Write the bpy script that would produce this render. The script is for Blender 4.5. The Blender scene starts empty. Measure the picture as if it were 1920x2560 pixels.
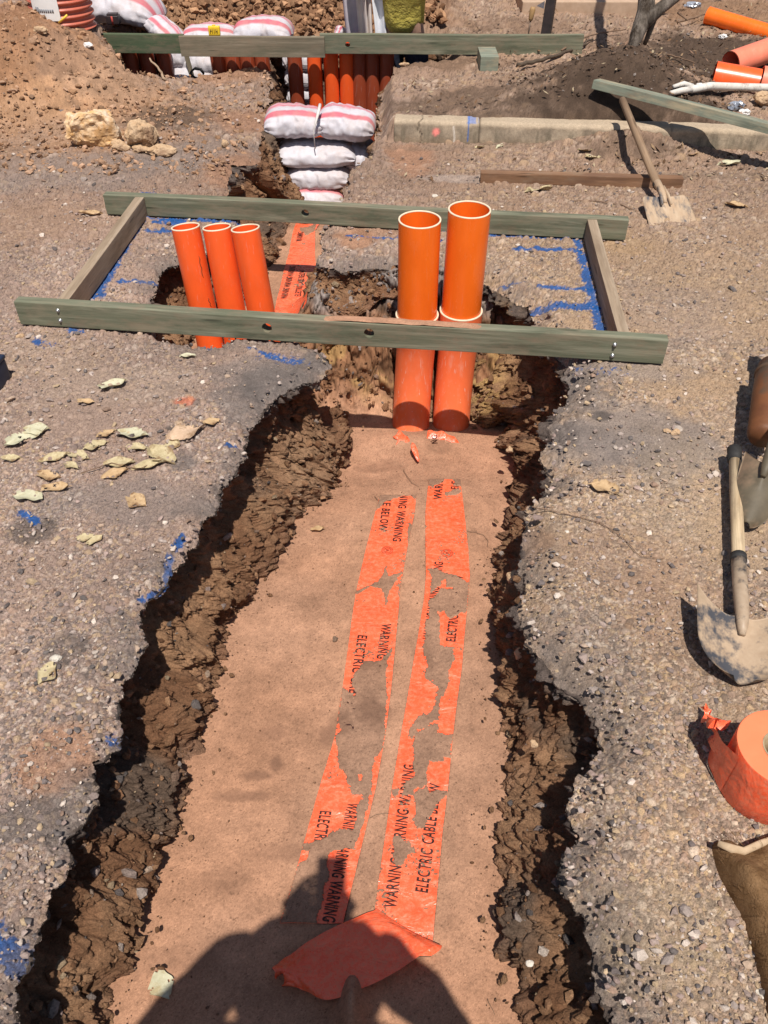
import bpy, bmesh, math, random
import numpy as np
from mathutils import Vector, Matrix, Euler

random.seed(7)
SC = bpy.context.scene
COL = SC.collection
PI = math.pi

# ------------------------------------------------------------------ camera, sky, sun, exposure
CAM_H, PITCH, FPX = 1.63, math.radians(43.0), 2050.0      # focal length in pixels of the 1920 x 2560 photograph
cam_d = bpy.data.cameras.new('camera'); cam = bpy.data.objects.new('camera', cam_d); COL.objects.link(cam)
cam.location = (0, 0, CAM_H); cam.rotation_euler = (PI/2 - PITCH, 0, 0)
cam_d.sensor_fit = 'VERTICAL'; cam_d.sensor_height = 36.0; cam_d.lens = 36.0*FPX/2560.0
cam_d.clip_start = 0.01; cam_d.clip_end = 600
SC.camera = cam

SUN_DIR = Vector((-0.0507, 0.4425, -0.991)).normalized()   # direction the light travels
SUN_EL = math.asin(-SUN_DIR.z)
world = bpy.data.worlds.new('World'); SC.world = world; world.use_nodes = True
wn = world.node_tree; wn.nodes.clear()
sky = wn.nodes.new('ShaderNodeTexSky'); sky.sky_type = 'NISHITA'; sky.sun_disc = False
sky.sun_elevation = SUN_EL; sky.sun_rotation = math.atan2(-SUN_DIR.x, -SUN_DIR.y)
bg = wn.nodes.new('ShaderNodeBackground'); bg.inputs['Strength'].default_value = 0.075
wo = wn.nodes.new('ShaderNodeOutputWorld')
wn.links.new(sky.outputs[0], bg.inputs[0]); wn.links.new(bg.outputs[0], wo.inputs[0])
sun_d = bpy.data.lights.new('sun', 'SUN'); sun_d.energy = 5.0; sun_d.angle = math.radians(0.53); sun_d.color = (1.0, 0.955, 0.88)
sun = bpy.data.objects.new('sun', sun_d); COL.objects.link(sun)
sun.rotation_euler = SUN_DIR.to_track_quat('-Z', 'Y').to_euler(); sun.location = (0.5, -4, 9)
SC.view_settings.view_transform = 'Standard'; SC.view_settings.look = 'None'
SC.view_settings.exposure = 0.10; SC.view_settings.gamma = 1.0; SC.view_settings.use_curve_mapping = False
SC.cycles.max_bounces = 6; SC.cycles.diffuse_bounces = 3

CP, SP = math.cos(PITCH), math.sin(PITCH)
def ray(px, py):
    a = (px - 960.0)/FPX; b = -(py - 1280.0)/FPX
    return np.array([a, CP + b*SP, -SP + b*CP])
def at(px, py, z=0.0):                                     # point of the plane z seen at a photo pixel
    d = ray(px, py); t = (z - CAM_H)/d[2]
    return Vector((d[0]*t, d[1]*t, z))
def aty(px, py, y):                                        # point of the plane y
    d = ray(px, py); t = y/d[1]
    return Vector((d[0]*t, y, CAM_H + d[2]*t))
def Z(ox, oy, s, pts): return [(ox + a*s, oy + b*s) for a, b in pts]

# ------------------------------------------------------------------ noise (numpy)
def _h(ix, iy, iz, seed):
    n = (ix.astype(np.uint32)*np.uint32(374761393) + iy.astype(np.uint32)*np.uint32(668265263)
         + iz.astype(np.uint32)*np.uint32(2147483647) + np.uint32((seed*974634777 + 12345) & 0xffffffff))
    n = (n ^ (n >> np.uint32(13)))*np.uint32(1274126177)
    n = (n ^ (n >> np.uint32(16)))*np.uint32(2246822519)
    n = n ^ (n >> np.uint32(13))
    return (n & np.uint32(0xffffff)).astype(np.float32)/np.float32(16777215.0)
np.seterr(over='ignore')
def vn2(x, y, seed=0):
    xi = np.floor(x); yi = np.floor(y); fx = (x - xi).astype(np.float32); fy = (y - yi).astype(np.float32)
    xi = xi.astype(np.int64); yi = yi.astype(np.int64); z = np.zeros_like(xi)
    fx = fx*fx*(3 - 2*fx); fy = fy*fy*(3 - 2*fy)
    a = _h(xi, yi, z, seed); b = _h(xi+1, yi, z, seed); c = _h(xi, yi+1, z, seed); d = _h(xi+1, yi+1, z, seed)
    return (a + (b-a)*fx)*(1-fy) + (c + (d-c)*fx)*fy
def fb2(x, y, o=4, seed=0, g=0.5):
    t = 0; a = 1.0; s = 0
    for i in range(o):
        t = t + a*vn2(x*2.03**i + 17.3*i, y*2.03**i - 9.1*i, seed+i); s += a; a *= g
    return t/s
def vn3(x, y, z, seed=0):
    xi = np.floor(x); yi = np.floor(y); zi = np.floor(z)
    fx = (x-xi).astype(np.float32); fy = (y-yi).astype(np.float32); fz = (z-zi).astype(np.float32)
    xi = xi.astype(np.int64); yi = yi.astype(np.int64); zi = zi.astype(np.int64)
    fx = fx*fx*(3-2*fx); fy = fy*fy*(3-2*fy); fz = fz*fz*(3-2*fz)
    r = []
    for k in (0, 1):
        a = _h(xi, yi, zi+k, seed); b = _h(xi+1, yi, zi+k, seed); c = _h(xi, yi+1, zi+k, seed); d = _h(xi+1, yi+1, zi+k, seed)
        r.append((a + (b-a)*fx)*(1-fy) + (c + (d-c)*fx)*fy)
    return r[0] + (r[1]-r[0])*fz
def fb3(x, y, z, o=4, seed=0, g=0.5):
    t = 0; a = 1.0; s = 0
    for i in range(o):
        f = 2.03**i
        t = t + a*vn3(x*f + 5.1*i, y*f + 3.7*i, z*f - 7.7*i, seed+i); s += a; a *= g
    return t/s
def worley(x, y, seed=0):
    xi = np.floor(x).astype(np.int64); yi = np.floor(y).astype(np.int64)
    f1 = np.full(x.shape, 9.0, np.float32); f2 = f1.copy(); cid = np.zeros(x.shape, np.float32)
    zz = np.zeros_like(xi)
    for dx in (-1, 0, 1):
        for dy in (-1, 0, 1):
            cx = xi+dx; cy = yi+dy
            px = cx + _h(cx, cy, zz, seed); py = cy + _h(cx, cy, zz+1, seed)
            d = np.sqrt((px-x)**2 + (py-y)**2).astype(np.float32)
            i = _h(cx, cy, zz+2, seed)
            m = d < f1
            f2 = np.where(m, f1, np.minimum(f2, d)); cid = np.where(m, i, cid); f1 = np.where(m, d, f1)
    return f1, f2, cid
def sst(a, b, x):
    t = np.clip((x-a)/(b-a), 0, 1); return t*t*(3-2*t)
def mix(a, b, t): return a + (b-a)*t
def inpoly(x, y, poly):                                    # even-odd test, vectorised over points
    r = np.zeros(x.shape, bool); n = len(poly)
    for i in range(n):
        x0, y0 = poly[i]; x1, y1 = poly[(i+1) % n]
        if y0 == y1: continue
        lo, hi = min(y0, y1), max(y0, y1)
        m = (y >= lo) & (y < hi)
        if m.any():
            xc = x0 + (y[m]-y0)/(y1-y0)*(x1-x0)
            r[m] ^= x[m] < xc
    return r
def segdist(x, y, a, b):
    dx, dy = b[0]-a[0], b[1]-a[1]; L = dx*dx + dy*dy + 1e-12
    t = np.clip(((x-a[0])*dx + (y-a[1])*dy)/L, 0, 1)
    return np.sqrt((x-a[0]-t*dx)**2 + (y-a[1]-t*dy)**2)

# ------------------------------------------------------------------ objects and meshes
def tag(o, label=None, cat=None, group=None, kind=None):
    if label: o['label'] = label
    if cat: o['category'] = cat
    if group: o['group'] = group
    if kind: o['kind'] = kind
    return o
def obj(name, me, mat, parent=None, smooth=True):
    o = bpy.data.objects.new(name, me); COL.objects.link(o)
    if mat and not me.materials: me.materials.append(mat)
    if smooth is not None: me.polygons.foreach_set('use_smooth', [bool(smooth)]*len(me.polygons))
    if parent: o.parent = parent
    return o
def thing(name, label, cat, loc=(0, 0, 0), rot=(0, 0, 0), group=None):
    o = bpy.data.objects.new(name, None); COL.objects.link(o); o.empty_display_size = 0.05
    o.location = loc; o.rotation_euler = rot
    return tag(o, label, cat, group)
def copy_tree(o, parent=None):
    c = o.copy(); COL.objects.link(c); c.parent = parent
    for ch in list(o.children): copy_tree(ch, c)
    return c
def np_mesh(name, V, F, col=None, attr=None):
    V = np.ascontiguousarray(V, np.float32); F = np.ascontiguousarray(F, np.int32); k = F.shape[1]
    me = bpy.data.meshes.new(name)
    me.vertices.add(len(V)); me.vertices.foreach_set('co', V.ravel())
    me.loops.add(F.size); me.loops.foreach_set('vertex_index', F.ravel())
    me.polygons.add(len(F)); me.polygons.foreach_set('loop_start', np.arange(len(F), dtype=np.int32)*k)
    try: me.polygons.foreach_set('loop_total', np.full(len(F), k, np.int32))
    except Exception: pass
    me.update(calc_edges=True)
    if col is not None:
        a = me.attributes.new('Col', 'FLOAT_COLOR', 'POINT')
        c = np.ones((len(V), 4), np.float32); c[:, :3] = col; a.data.foreach_set('color', c.ravel())
    if attr:
        for k2, v in attr.items():
            a = me.attributes.new(k2, 'FLOAT', 'POINT'); a.data.foreach_set('value', np.ascontiguousarray(v, np.float32).ravel())
    return me
def grid_faces(nr, nc, keep=None, wrap=False):
    i = np.arange(nr-1)[:, None]; j = np.arange(nc if wrap else nc-1)[None, :]
    j2 = (j+1) % nc
    F = np.stack([i*nc + j, i*nc + j2, (i+1)*nc + j2, (i+1)*nc + j], -1).reshape(-1, 4)
    return F if keep is None else F[keep.ravel()]
def compact(V, F, *arrs):
    u = np.zeros(len(V), bool); u[F.ravel()] = True
    m = np.cumsum(u) - 1
    return (V[u], m[F]) + tuple(a[u] for a in arrs)
def bm_mesh(bm, name='mesh', recalc=True):
    if recalc: bmesh.ops.recalc_face_normals(bm, faces=bm.faces[:])
    me = bpy.data.meshes.new(name); bm.to_mesh(me); bm.free(); return me
def add_box(bm, c, s, rot=None, bevel=0.0):
    r = bmesh.ops.create_cube(bm, size=1.0)
    M = Matrix.Translation(c) @ (rot.to_4x4() if rot is not None else Matrix.Identity(4)) @ Matrix.Diagonal((s[0], s[1], s[2], 1))
    bmesh.ops.transform(bm, matrix=M, verts=r['verts'])
    if bevel > 0:
        es = list({e for v in r['verts'] for e in v.link_edges})
        bmesh.ops.bevel(bm, geom=es, offset=bevel, segments=2, affect='EDGES', profile=0.7)
def frames(P):
    P = [Vector(p) for p in P]; T = []
    for i in range(len(P)):
        a = P[max(i-1, 0)]; b = P[min(i+1, len(P)-1)]; T.append((b-a).normalized())
    n = T[0].orthogonal().normalized(); out = []
    for t in T:
        n = (n - t*n.dot(t)).normalized(); out.append((n, t.cross(n)))
    return P, out
def add_tube(bm, P, R, seg=12, caps=True, squash=1.0):
    P, fr = frames(P)
    if not hasattr(R, '__len__'): R = [R]*len(P)
    rings = []
    for p, (n, b), r in zip(P, fr, R):
        rings.append([bm.verts.new(p + n*(r*math.cos(2*PI*k/seg)) + b*(r*squash*math.sin(2*PI*k/seg))) for k in range(seg)])
    for a, b in zip(rings, rings[1:]):
        for k in range(seg): bm.faces.new((a[k], a[(k+1) % seg], b[(k+1) % seg], b[k]))
    if caps:
        bm.faces.new(rings[0][::-1]); bm.faces.new(rings[-1])
    return rings
def tube(P, R, seg=12, caps=True, squash=1.0):
    bm = bmesh.new(); add_tube(bm, P, R, seg, caps, squash); return bm_mesh(bm)
def add_lathe(bm, prof, seg=32, c=(0, 0, 0)):
    rings = [[bm.verts.new((c[0]+r*math.cos(2*PI*k/seg), c[1]+r*math.sin(2*PI*k/seg), c[2]+z)) for k in range(seg)] for r, z in prof]
    for a, b in zip(rings, rings[1:]):
        for k in range(seg): bm.faces.new((a[k], a[(k+1) % seg], b[(k+1) % seg], b[k]))
def baked(o):                                              # mesh of an object after its modifiers
    dg = bpy.context.evaluated_depsgraph_get(); dg.update()
    return bpy.data.meshes.new_from_object(o.evaluated_get(dg))
def skin_mesh(pts, edges, sub=2, root=0):
    me = bpy.data.meshes.new('skin'); me.from_pydata([p[:3] for p in pts], edges, []); me.update()
    o = bpy.data.objects.new('skin_tmp', me); COL.objects.link(o)
    m = o.modifiers.new('s', 'SKIN'); m.use_smooth_shade = True
    if not me.skin_vertices:
        bm = bmesh.new(); bm.from_mesh(me); bm.verts.layers.skin.verify(); bm.to_mesh(me); bm.free()
    for i, p in enumerate(pts):
        r = p[3]; r2 = p[4] if len(p) > 4 else r
        me.skin_vertices[0].data[i].radius = (r, r2); me.skin_vertices[0].data[i].use_root = (i == root)
    s = o.modifiers.new('d', 'SUBSURF'); s.levels = sub; s.render_levels = sub
    r = baked(o); bpy.data.objects.remove(o); return r
def displace(me, amp, freq, seed=0, octv=3, along_normal=True):
    n = len(me.vertices); co = np.empty(n*3, np.float32); me.vertices.foreach_get('co', co); co = co.reshape(-1, 3)
    no = np.empty(n*3, np.float32); me.vertex_normals.foreach_get('vector', no); no = no.reshape(-1, 3)
    d = (fb3(co[:, 0]*freq, co[:, 1]*freq, co[:, 2]*freq, octv, seed) - 0.5)*2*amp
    me.vertices.foreach_set('co', (co + no*d[:, None]).astype(np.float32).ravel()); me.update(); return me

# ------------------------------------------------------------------ materials
class NT:
    def __init__(s, name):
        s.m = bpy.data.materials.new(name); s.m.use_nodes = True; s.t = s.m.node_tree
        s.b = s.t.nodes['Principled BSDF']; s.o = s.t.nodes['Material Output']
        s.tc = s.t.nodes.new('ShaderNodeTexCoord')
    def n(s, typ, **kw):
        x = s.t.nodes.new(typ)
        for k, v in kw.items(): setattr(x, k, v)
        return x
    def l(s, a, b): s.t.links.new(a, b)
    def coord(s, sc=(1, 1, 1), rot=(0, 0, 0)):
        m = s.n('ShaderNodeMapping'); m.inputs['Scale'].default_value = sc; m.inputs['Rotation'].default_value = rot
        s.l(s.tc.outputs['Object'], m.inputs['Vector']); return m.outputs['Vector']
    def noise(s, scale, detail=4, rough=0.6, vec=None, dist=0.0):
        x = s.n('ShaderNodeTexNoise'); x.inputs['Scale'].default_value = scale; x.inputs['Detail'].default_value = detail
        x.inputs['Roughness'].default_value = rough; x.inputs['Distortion'].default_value = dist
        s.l(vec if vec is not None else s.tc.outputs['Object'], x.inputs['Vector']); return x.outputs['Fac']
    def vor(s, scale, vec=None, out='Distance', feature='F1'):
        x = s.n('ShaderNodeTexVoronoi', feature=feature); x.inputs['Scale'].default_value = scale
        s.l(vec if vec is not None else s.tc.outputs['Object'], x.inputs['Vector']); return x.outputs[out]
    def ramp(s, fac, stops, interp='LINEAR'):
        x = s.n('ShaderNodeValToRGB'); r = x.color_ramp; r.interpolation = interp
        while len(r.elements) < len(stops): r.elements.new(0.5)
        for e, (p, c) in zip(r.elements, stops):
            e.position = p; e.color = (c[0], c[1], c[2], 1) if hasattr(c, '__len__') else (c, c, c, 1)
        s.l(fac, x.inputs['Fac']); return x.outputs['Color']
    def mix(s, fac, a, b, typ='MIX'):
        x = s.n('ShaderNodeMix', data_type='RGBA', blend_type=typ)
        for v, i in ((fac, 0), (a, 6), (b, 7)):
            if isinstance(v, (int, float)): x.inputs[i].default_value = v if i == 0 else (v, v, v, 1)
            elif isinstance(v, tuple): x.inputs[i].default_value = (v[0], v[1], v[2], 1)
            else: s.l(v, x.inputs[i])
        return x.outputs[2]
    def math(s, op, a, b=0.0):
        x = s.n('ShaderNodeMath', operation=op)
        for v, i in ((a, 0), (b, 1)):
            if isinstance(v, (int, float)): x.inputs[i].default_value = v
            else: s.l(v, x.inputs[i])
        return x.outputs[0]
    def attr(s, name, out='Color'):
        x = s.n('ShaderNodeAttribute', attribute_name=name); return x.outputs[out]
    def bump(s, h, strength=0.5, dist=0.01, prev=None):
        x = s.n('ShaderNodeBump'); x.inputs['Strength'].default_value = strength; x.inputs['Distance'].default_value = dist
        s.l(h, x.inputs['Height'])
        if prev is not None: s.l(prev, x.inputs['Normal'])
        return x.outputs['Normal']
    def done(s, col=None, rough=0.8, normal=None, spec=0.3, metal=0.0):
        if col is not None:
            if isinstance(col, tuple): s.b.inputs['Base Color'].default_value = (*col, 1)
            else: s.l(col, s.b.inputs['Base Color'])
        if isinstance(rough, (int, float)): s.b.inputs['Roughness'].default_value = rough
        else: s.l(rough, s.b.inputs['Roughness'])
        s.b.inputs['Specular IOR Level'].default_value = spec; s.b.inputs['Metallic'].default_value = metal
        if normal is not None: s.l(normal, s.b.inputs['Normal'])
        return s.m
def m_earth(name, grain=350.0, lump=45.0, bs=0.6, var=0.3):  # vertex colour carries the soil; noise adds grains
    t = NT(name); c = t.attr('Col')
    a = t.ramp(t.noise(grain, 3, 0.7), [(0.3, 1-var), (0.7, 1+var)]); a2 = t.ramp(t.noise(lump, 5, 0.7), [(0.25, 0.75), (0.75, 1.25)])
    c = t.mix(1.0, c, a, 'MULTIPLY'); c = t.mix(1.0, c, a2, 'MULTIPLY')
    a3 = t.ramp(t.vor(lump*3.3), [(0.0, 0.62), (0.35, 1.08)]); c = t.mix(0.5, c, a3, 'MULTIPLY')
    n1 = t.bump(t.noise(lump*1.6, 8, 0.75), bs, 0.012); n2 = t.bump(t.noise(grain, 3, 0.6), bs*0.5, 0.002, n1)
    return t.done(c, 0.95, n2, 0.15)
def m_mottle(name, c1, c2, scale=30, rough=0.7, bs=0.2, bd=0.003, spec=0.3, c3=None, sc=(1, 1, 1), metal=0.0, detail=5):
    t = NT(name); v = t.coord(sc)
    n = t.noise(scale, detail, 0.65, v)
    c = t.ramp(n, [(0.3, c1), (0.7, c2)])
    if c3 is not None: c = t.mix(t.ramp(t.noise(scale*0.31, 5, 0.7, v), [(0.5, 0.0), (0.62, 1.0)]), c, c3)
    return t.done(c, rough, t.bump(n, bs, bd), spec, metal)
def m_plastic(name, c, rough=0.32, dust=(0.5, 0.3, 0.2), amt=0.25, var=0.12, spec=0.45):
    t = NT(name); v = t.coord((1, 1, 0.35))
    b = t.ramp(t.noise(9, 4, 0.6, v), [(0.3, tuple(x*(1-var) for x in c)), (0.7, tuple(min(1, x*(1+var)) for x in c))])
    d = t.ramp(t.noise(26, 7, 0.72, v), [(0.52, 0.0), (0.78, amt)])
    s = t.ramp(t.noise(140, 2, 0.5, t.coord((1, 1, 0.05))), [(0.66, 0.0), (0.72, amt*0.8)])
    cc = t.mix(d, b, dust); cc = t.mix(s, cc, tuple(min(1, x*0.5+0.35) for x in dust))
    r = t.ramp(d, [(0.0, rough), (0.4, 0.75)])
    return t.done(cc, r, t.bump(t.noise(60, 3, 0.6), 0.05, 0.002), spec)
def m_wood(name, c1, c2, c3, stain=None, rough=0.75, sand=None):  # grain runs along local x
    t = NT(name); v = t.coord((0.9, 14, 14)); v2 = t.coord((3, 60, 60)); v3 = t.coord((1.2, 5, 5))
    g = t.noise(2.2, 6, 0.65, v, 0.6); f = t.noise(2.0, 4, 0.7, v2)
    c = t.ramp(g, [(0.3, c1), (0.52, c2), (0.72, c3)])
    c = t.mix(0.55, c, t.ramp(f, [(0.25, 0.5), (0.75, 1.25)]), 'MULTIPLY')
    k = t.ramp(t.vor(3.1, t.coord((0.9, 7, 7))), [(0.0, 1.0), (0.10, 0.75), (0.16, 0.0)])
    c = t.mix(t.math('MULTIPLY', k, 0.8), c, tuple(x*0.3 for x in c1))
    c = t.mix(t.ramp(t.noise(7, 6, 0.75, t.coord((1, 2.5, 2.5))), [(0.50, 0.0), (0.72, 0.75)]), c, (.24,.17,.115)); c = t.mix(t.ramp(t.noise(1.7, 6, 0.7, t.coord((1, 9, 9))), [(0.55, 0.0), (0.66, 0.6)]), c, tuple(x*0.55 for x in c1))
    if stain is not None: c = t.mix(t.ramp(t.noise(2.6, 5, 0.7, v3), [(0.5, 0.0), (0.68, 0.8)]), c, stain)
    if sand is not None:
        m = t.math('MULTIPLY', t.attr('dust', 'Fac'), t.ramp(t.noise(30, 5, 0.7), [(0.25, 0.6), (0.5, 1.0)]))
        c = t.mix(m, c, sand)
    n = t.bump(f, 0.35, 0.002, t.bump(g, 0.25, 0.004))
    return t.done(c, rough, n, 0.25)
# ------------------------------------------------------------------ terrain
def gz(x, y):                                              # large shapes of the ground
    x = np.asarray(x, np.float32); y = np.asarray(y, np.float32)
    z = (fb2(x*0.9, y*0.9, 3, 3) - 0.5)*0.05*sst(3.2, 5.0, y)
    z = z + 0.40*sst(-1.25, -2.35, x)*sst(4.75, 5.85, y)*(1 - 0.7*sst(6.2, 6.8, y)) + 0.25*sst(-2.3, -3.4, x)*sst(4.7, 6.2, y)
    z = z + 0.05*np.exp(-(((x+1.25)/0.5)**2 + ((y-4.9)/0.35)**2))
    z = z + 0.095*sst(4.80, 4.88, y)*sst(-0.02, 0.06, x)                       # verge behind the kerb
    z = z + 0.22*np.exp(-(((x-1.45)/0.42)**2 + ((y-5.35)/0.38)**2)) + 0.10*np.exp(-(((x-1.0)/0.5)**2 + ((y-5.2)/0.3)**2))
    z = z + 0.10*np.exp(-(((x-1.32)/0.28)**2 + ((y-4.66)/0.11)**2))            # spill of soil against the kerb
    b = sst(0.62, 0.25, x + 0.25*(fb2(x*2, y*2, 3, 41)-0.5))                     # cut bank behind the pit
    z = z + b*(1.0*sst(6.95, 8.3, y) + 0.9*sst(8.0, 11, y))
    z = z + (1-b)*(0.10*sst(7.0, 9.0, y) + 0.8*sst(8.6, 14, y))
    return z
def gzs(x, y): return float(gz(np.array([x]), np.array([y]))[0])
def atg(px, py, dz=0.0):                                   # point of the ground (plus dz) at a photo pixel
    z = 0.0
    for _ in range(12):
        p = at(px, py, z+dz); z = 0.5*z + 0.5*gzs(p.x, p.y)
    return at(px, py, z+dz)

def zfl(x, y):                                             # large shape of the trench floor
    x = np.asarray(x, np.float32); y = np.asarray(y, np.float32)
    n1 = fb2(x*6, y*6, 3, 8) - 0.5
    near = -0.33 - 0.065*y - 0.045*sst(2.25, 2.8, y)
    t = sst(2.95, 3.38, y + n1*0.12)
    ridge = mix(near, -0.035, t**0.8)
    far = -0.29 - 0.03*sst(3.3, 4.4, y) - 0.12*sst(4.3, 5.0, y)
    far = far - 0.12*np.exp(-(((x+0.8)/0.25)**2 + ((y-2.95)/0.25)**2))
    L = (1 - sst(-0.45, -0.23, x + n1*0.08))*sst(2.58, 2.75, y)
    L = np.maximum(L, sst(3.36, 3.5, y))
    z = mix(ridge, far, L)
    return mix(z, -1.1 + 0.40*np.exp(-(((x-.14)/.3)**2 + ((y-6.5)/.22)**4)), sst(5.45, 5.6, y))
def zfls(x, y): return float(zfl(np.array([x]), np.array([y]))[0])
def atf(px, py, dz=0.0):                                   # point of the trench floor at a photo pixel
    z = -0.4
    for _ in range(14):
        p = at(px, py, z+dz); z = 0.5*z + 0.5*zfls(p.x, p.y)
    return at(px, py, z+dz)

# outline of the dug area: left lip upwards, round the far pit, right lip back down
floorL = [atf(*p) for p in [(262,2680),(289,2560),(353,2383),(376,2279),(446,2117),(480,1989),(498,1903),(532,1787),(555,1700),(564,1583),(619,1530),(654,1450),(663,1403),(729,1317)]]
floorR = [atf(*p) for p in [(1285,2700),(1261,2560),(1220,2365),(1220,2221),(1226,2024),(1238,1758),(1243,1623),(1238,1421),(1249,1317),(1262,1250),(1275,1200)]]
def fx(fl, y):
    ys = np.array([p.y for p in fl]); xs = np.array([p.x for p in fl]); i = np.argsort(ys)
    return float(np.interp(y, ys[i], xs[i]))
pairs = [((-0.66, 0.05), (-0.45, 0.16))]
for p in [(58,2556),(52,2475),(87,2400),(104,2307),(107,2244),(162,2174),(173,2099),(231,2006),(240,1902),(289,1856),(304,1775),(295,1700),(324,1693),(353,1646),(347,1577),(336,1531),(417,1450),(463,1380),(509,1317),(555,1247),(567,1189)]:
    w = at(*p); pairs.append(((w.x, w.y), (fx(floorL, w.y), w.y)))
for a, b in [((613,1126),(760,1295)),((631,1050),(822,1247)),((690,975),(832,1205)),((760,945),(838,1185)),((827,923),(842,1165)),((827,905),(850,1110)),((815,885),(858,1070)),((795,865),(866,1040))]:
    w = at(*a); v = atf(*b); pairs.append(((w.x, w.y), (v.x, v.y)))
for p in [(740,845),(690,838),(640,832),(585,836),(552,855),(500,858),(440,850),(395,832),(368,790),(376,735),(402,678),(440,650),(500,630),(560,600)]:
    w = at(*p); pairs.append(((w.x, w.y), None))
for a, b in [((600,555),(672,664)),((592,520),(692,640)),((575,485),(700,606)),((565,463),(714,568)),((580,411),(727,545))]:
    w = at(*a); v = atf(*b); pairs.append(((w.x, w.y), (v.x, v.y)))
for p in [(646,405),(654,347),(665,278),(674,250),(677,205),(676,145)]:
    w = atg(*p); pairs.append(((w.x, w.y), (w.x+.24, w.y)))
for p in [(655,152),(620,166),(584,176),(528,186),(480,190),(434,188),(390,183),(354,181),(313,166)]:
    w = atg(*p); pairs.append(((w.x, w.y), None))
for q in [(-1.85,6.1),(-1.95,6.5),(-1.9,6.88),(-1.2,6.92),(-0.5,6.95),(0.1,6.93),(0.42,6.9),(0.45,6.5)]: pairs.append((q, None))
for p in [(1118,135),(1050,147),(997,159),(980,183),(961,217),(947,241),(942,289),(938,347),(932,385),(880,415),(862,465),(850,500),(835,545),(806,568),(801,600),(797,640),(808,660),(860,668),(950,660),(1060,650),(1130,655)]:
    w = atg(*p); pairs.append(((w.x, w.y), None))
for a, b in [((1215,689),(1150,1015)),((1284,727),(1185,1052)),((1330,745),(1200,1065)),((1336,799),(1230,1075)),((1375,850),(1270,1062)),((1411,900),(1300,1045)),((1423,935),(1285,1085)),((1406,987),(1262,1118)),((1377,1062),(1280,1150))]:
    w = at(*a); v = atf(*b); pairs.append(((w.x, w.y), (v.x, v.y)))
for p in [(1365,1120),(1382,1178),(1353,1212),(1313,1270),(1307,1322),(1301,1392),(1307,1455),(1316,1537),(1335,1594),(1400,1675),(1470,1725),(1513,1787),(1502,1850),(1460,1910),(1446,1960),(1446,2060),(1411,2134),(1406,2192),(1446,2267),(1481,2337),(1492,2406),(1539,2475),(1547,2556)]:
    w = at(*p); pairs.append(((w.x, w.y), (fx(floorR, w.y), w.y)))
pairs.append(((0.46, 0.05), (0.24, 0.16)))
TOP = np.array([p[0] for p in pairs]); NP_ = len(TOP)
# inward normals (outline runs clockwise seen from above, so inside is to the right)
d = np.roll(TOP, -1, 0) - np.roll(TOP, 1, 0); d /= np.linalg.norm(d, axis=1)[:, None]
NIN = np.stack([d[:, 1], -d[:, 0]], 1)
BOT = np.array([p[1] if p[1] is not None else (TOP[i] + NIN[i]*0.07) for i, p in enumerate(pairs)])
# resample, roughen
segL = np.linalg.norm(np.roll(TOP, -1, 0) - TOP, axis=1)
S, BB, NN = [], [], []
for i in range(NP_):
    j = (i+1) % NP_; dist = math.hypot(TOP[i][1] + 0.4, 1.6)
    n = max(1, int(segL[i]/(0.0021*dist)))
    for k in range(n):
        t = k/n; S.append(mix(TOP[i], TOP[j], t)); BB.append(mix(BOT[i], BOT[j], t)); NN.append(mix(NIN[i], NIN[j], t))
S = np.array(S); BB = np.array(BB); NN = np.array(NN); NN /= np.linalg.norm(NN, axis=1)[:, None]
for _ in range(3):
    NN = (NN + np.roll(NN, 1, 0) + np.roll(NN, -1, 0)); NN /= np.linalg.norm(NN, axis=1)[:, None]
sx, sy = S[:, 0], S[:, 1]
jag = (fb2(sx*14, sy*14, 3, 21)-0.5)*0.050 + (fb2(sx*55, sy*55, 4, 22, 0.7)-0.5)*0.030
jag *= np.where(sy > 5.0, 1.6, 1.0)
S = S + NN*jag[:, None]
EDGE = S.copy()
BB = BB - NN*(np.where(S[:, 1] < 2.3, np.where(S[:, 0] > 0, .042, .030), 0.0)*(S[:, 1] > .2))[:, None]
from mathutils.kdtree import KDTree
kd = KDTree(len(EDGE))
for i, p in enumerate(EDGE): kd.insert((p[0], p[1], 0), i)
kd.balance()

# colours (linear base colours)
SAND = np.array([0.365, 0.199, 0.124]); GREYA = np.array([0.125, 0.103, 0.092]); EARTH = np.array([0.17, 0.085, 0.045])
CLAY = np.array([0.29, 0.163, 0.090]); SOIL = np.array([0.085, 0.055, 0.038]); DUST = np.array([0.33, 0.205, 0.135])
BLUE = np.array([0.018, 0.095, 0.30]); ORANGE = np.array([0.75, 0.16, 0.06])
PAL = np.array([[.27,.205,.175],[.21,.16,.14],[.34,.245,.18],[.13,.105,.097],[.33,.265,.23],[.25,.165,.12],[.36,.26,.165],[.125,.105,.097],[.46,.38,.32],[.29,.21,.18]])
def pal(cid):
    k = np.minimum((cid*len(PAL)).astype(int), len(PAL)-1); f = (cid*len(PAL)) % 1.0
    return PAL[k]*(0.8 + 0.4*f[..., None])

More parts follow.
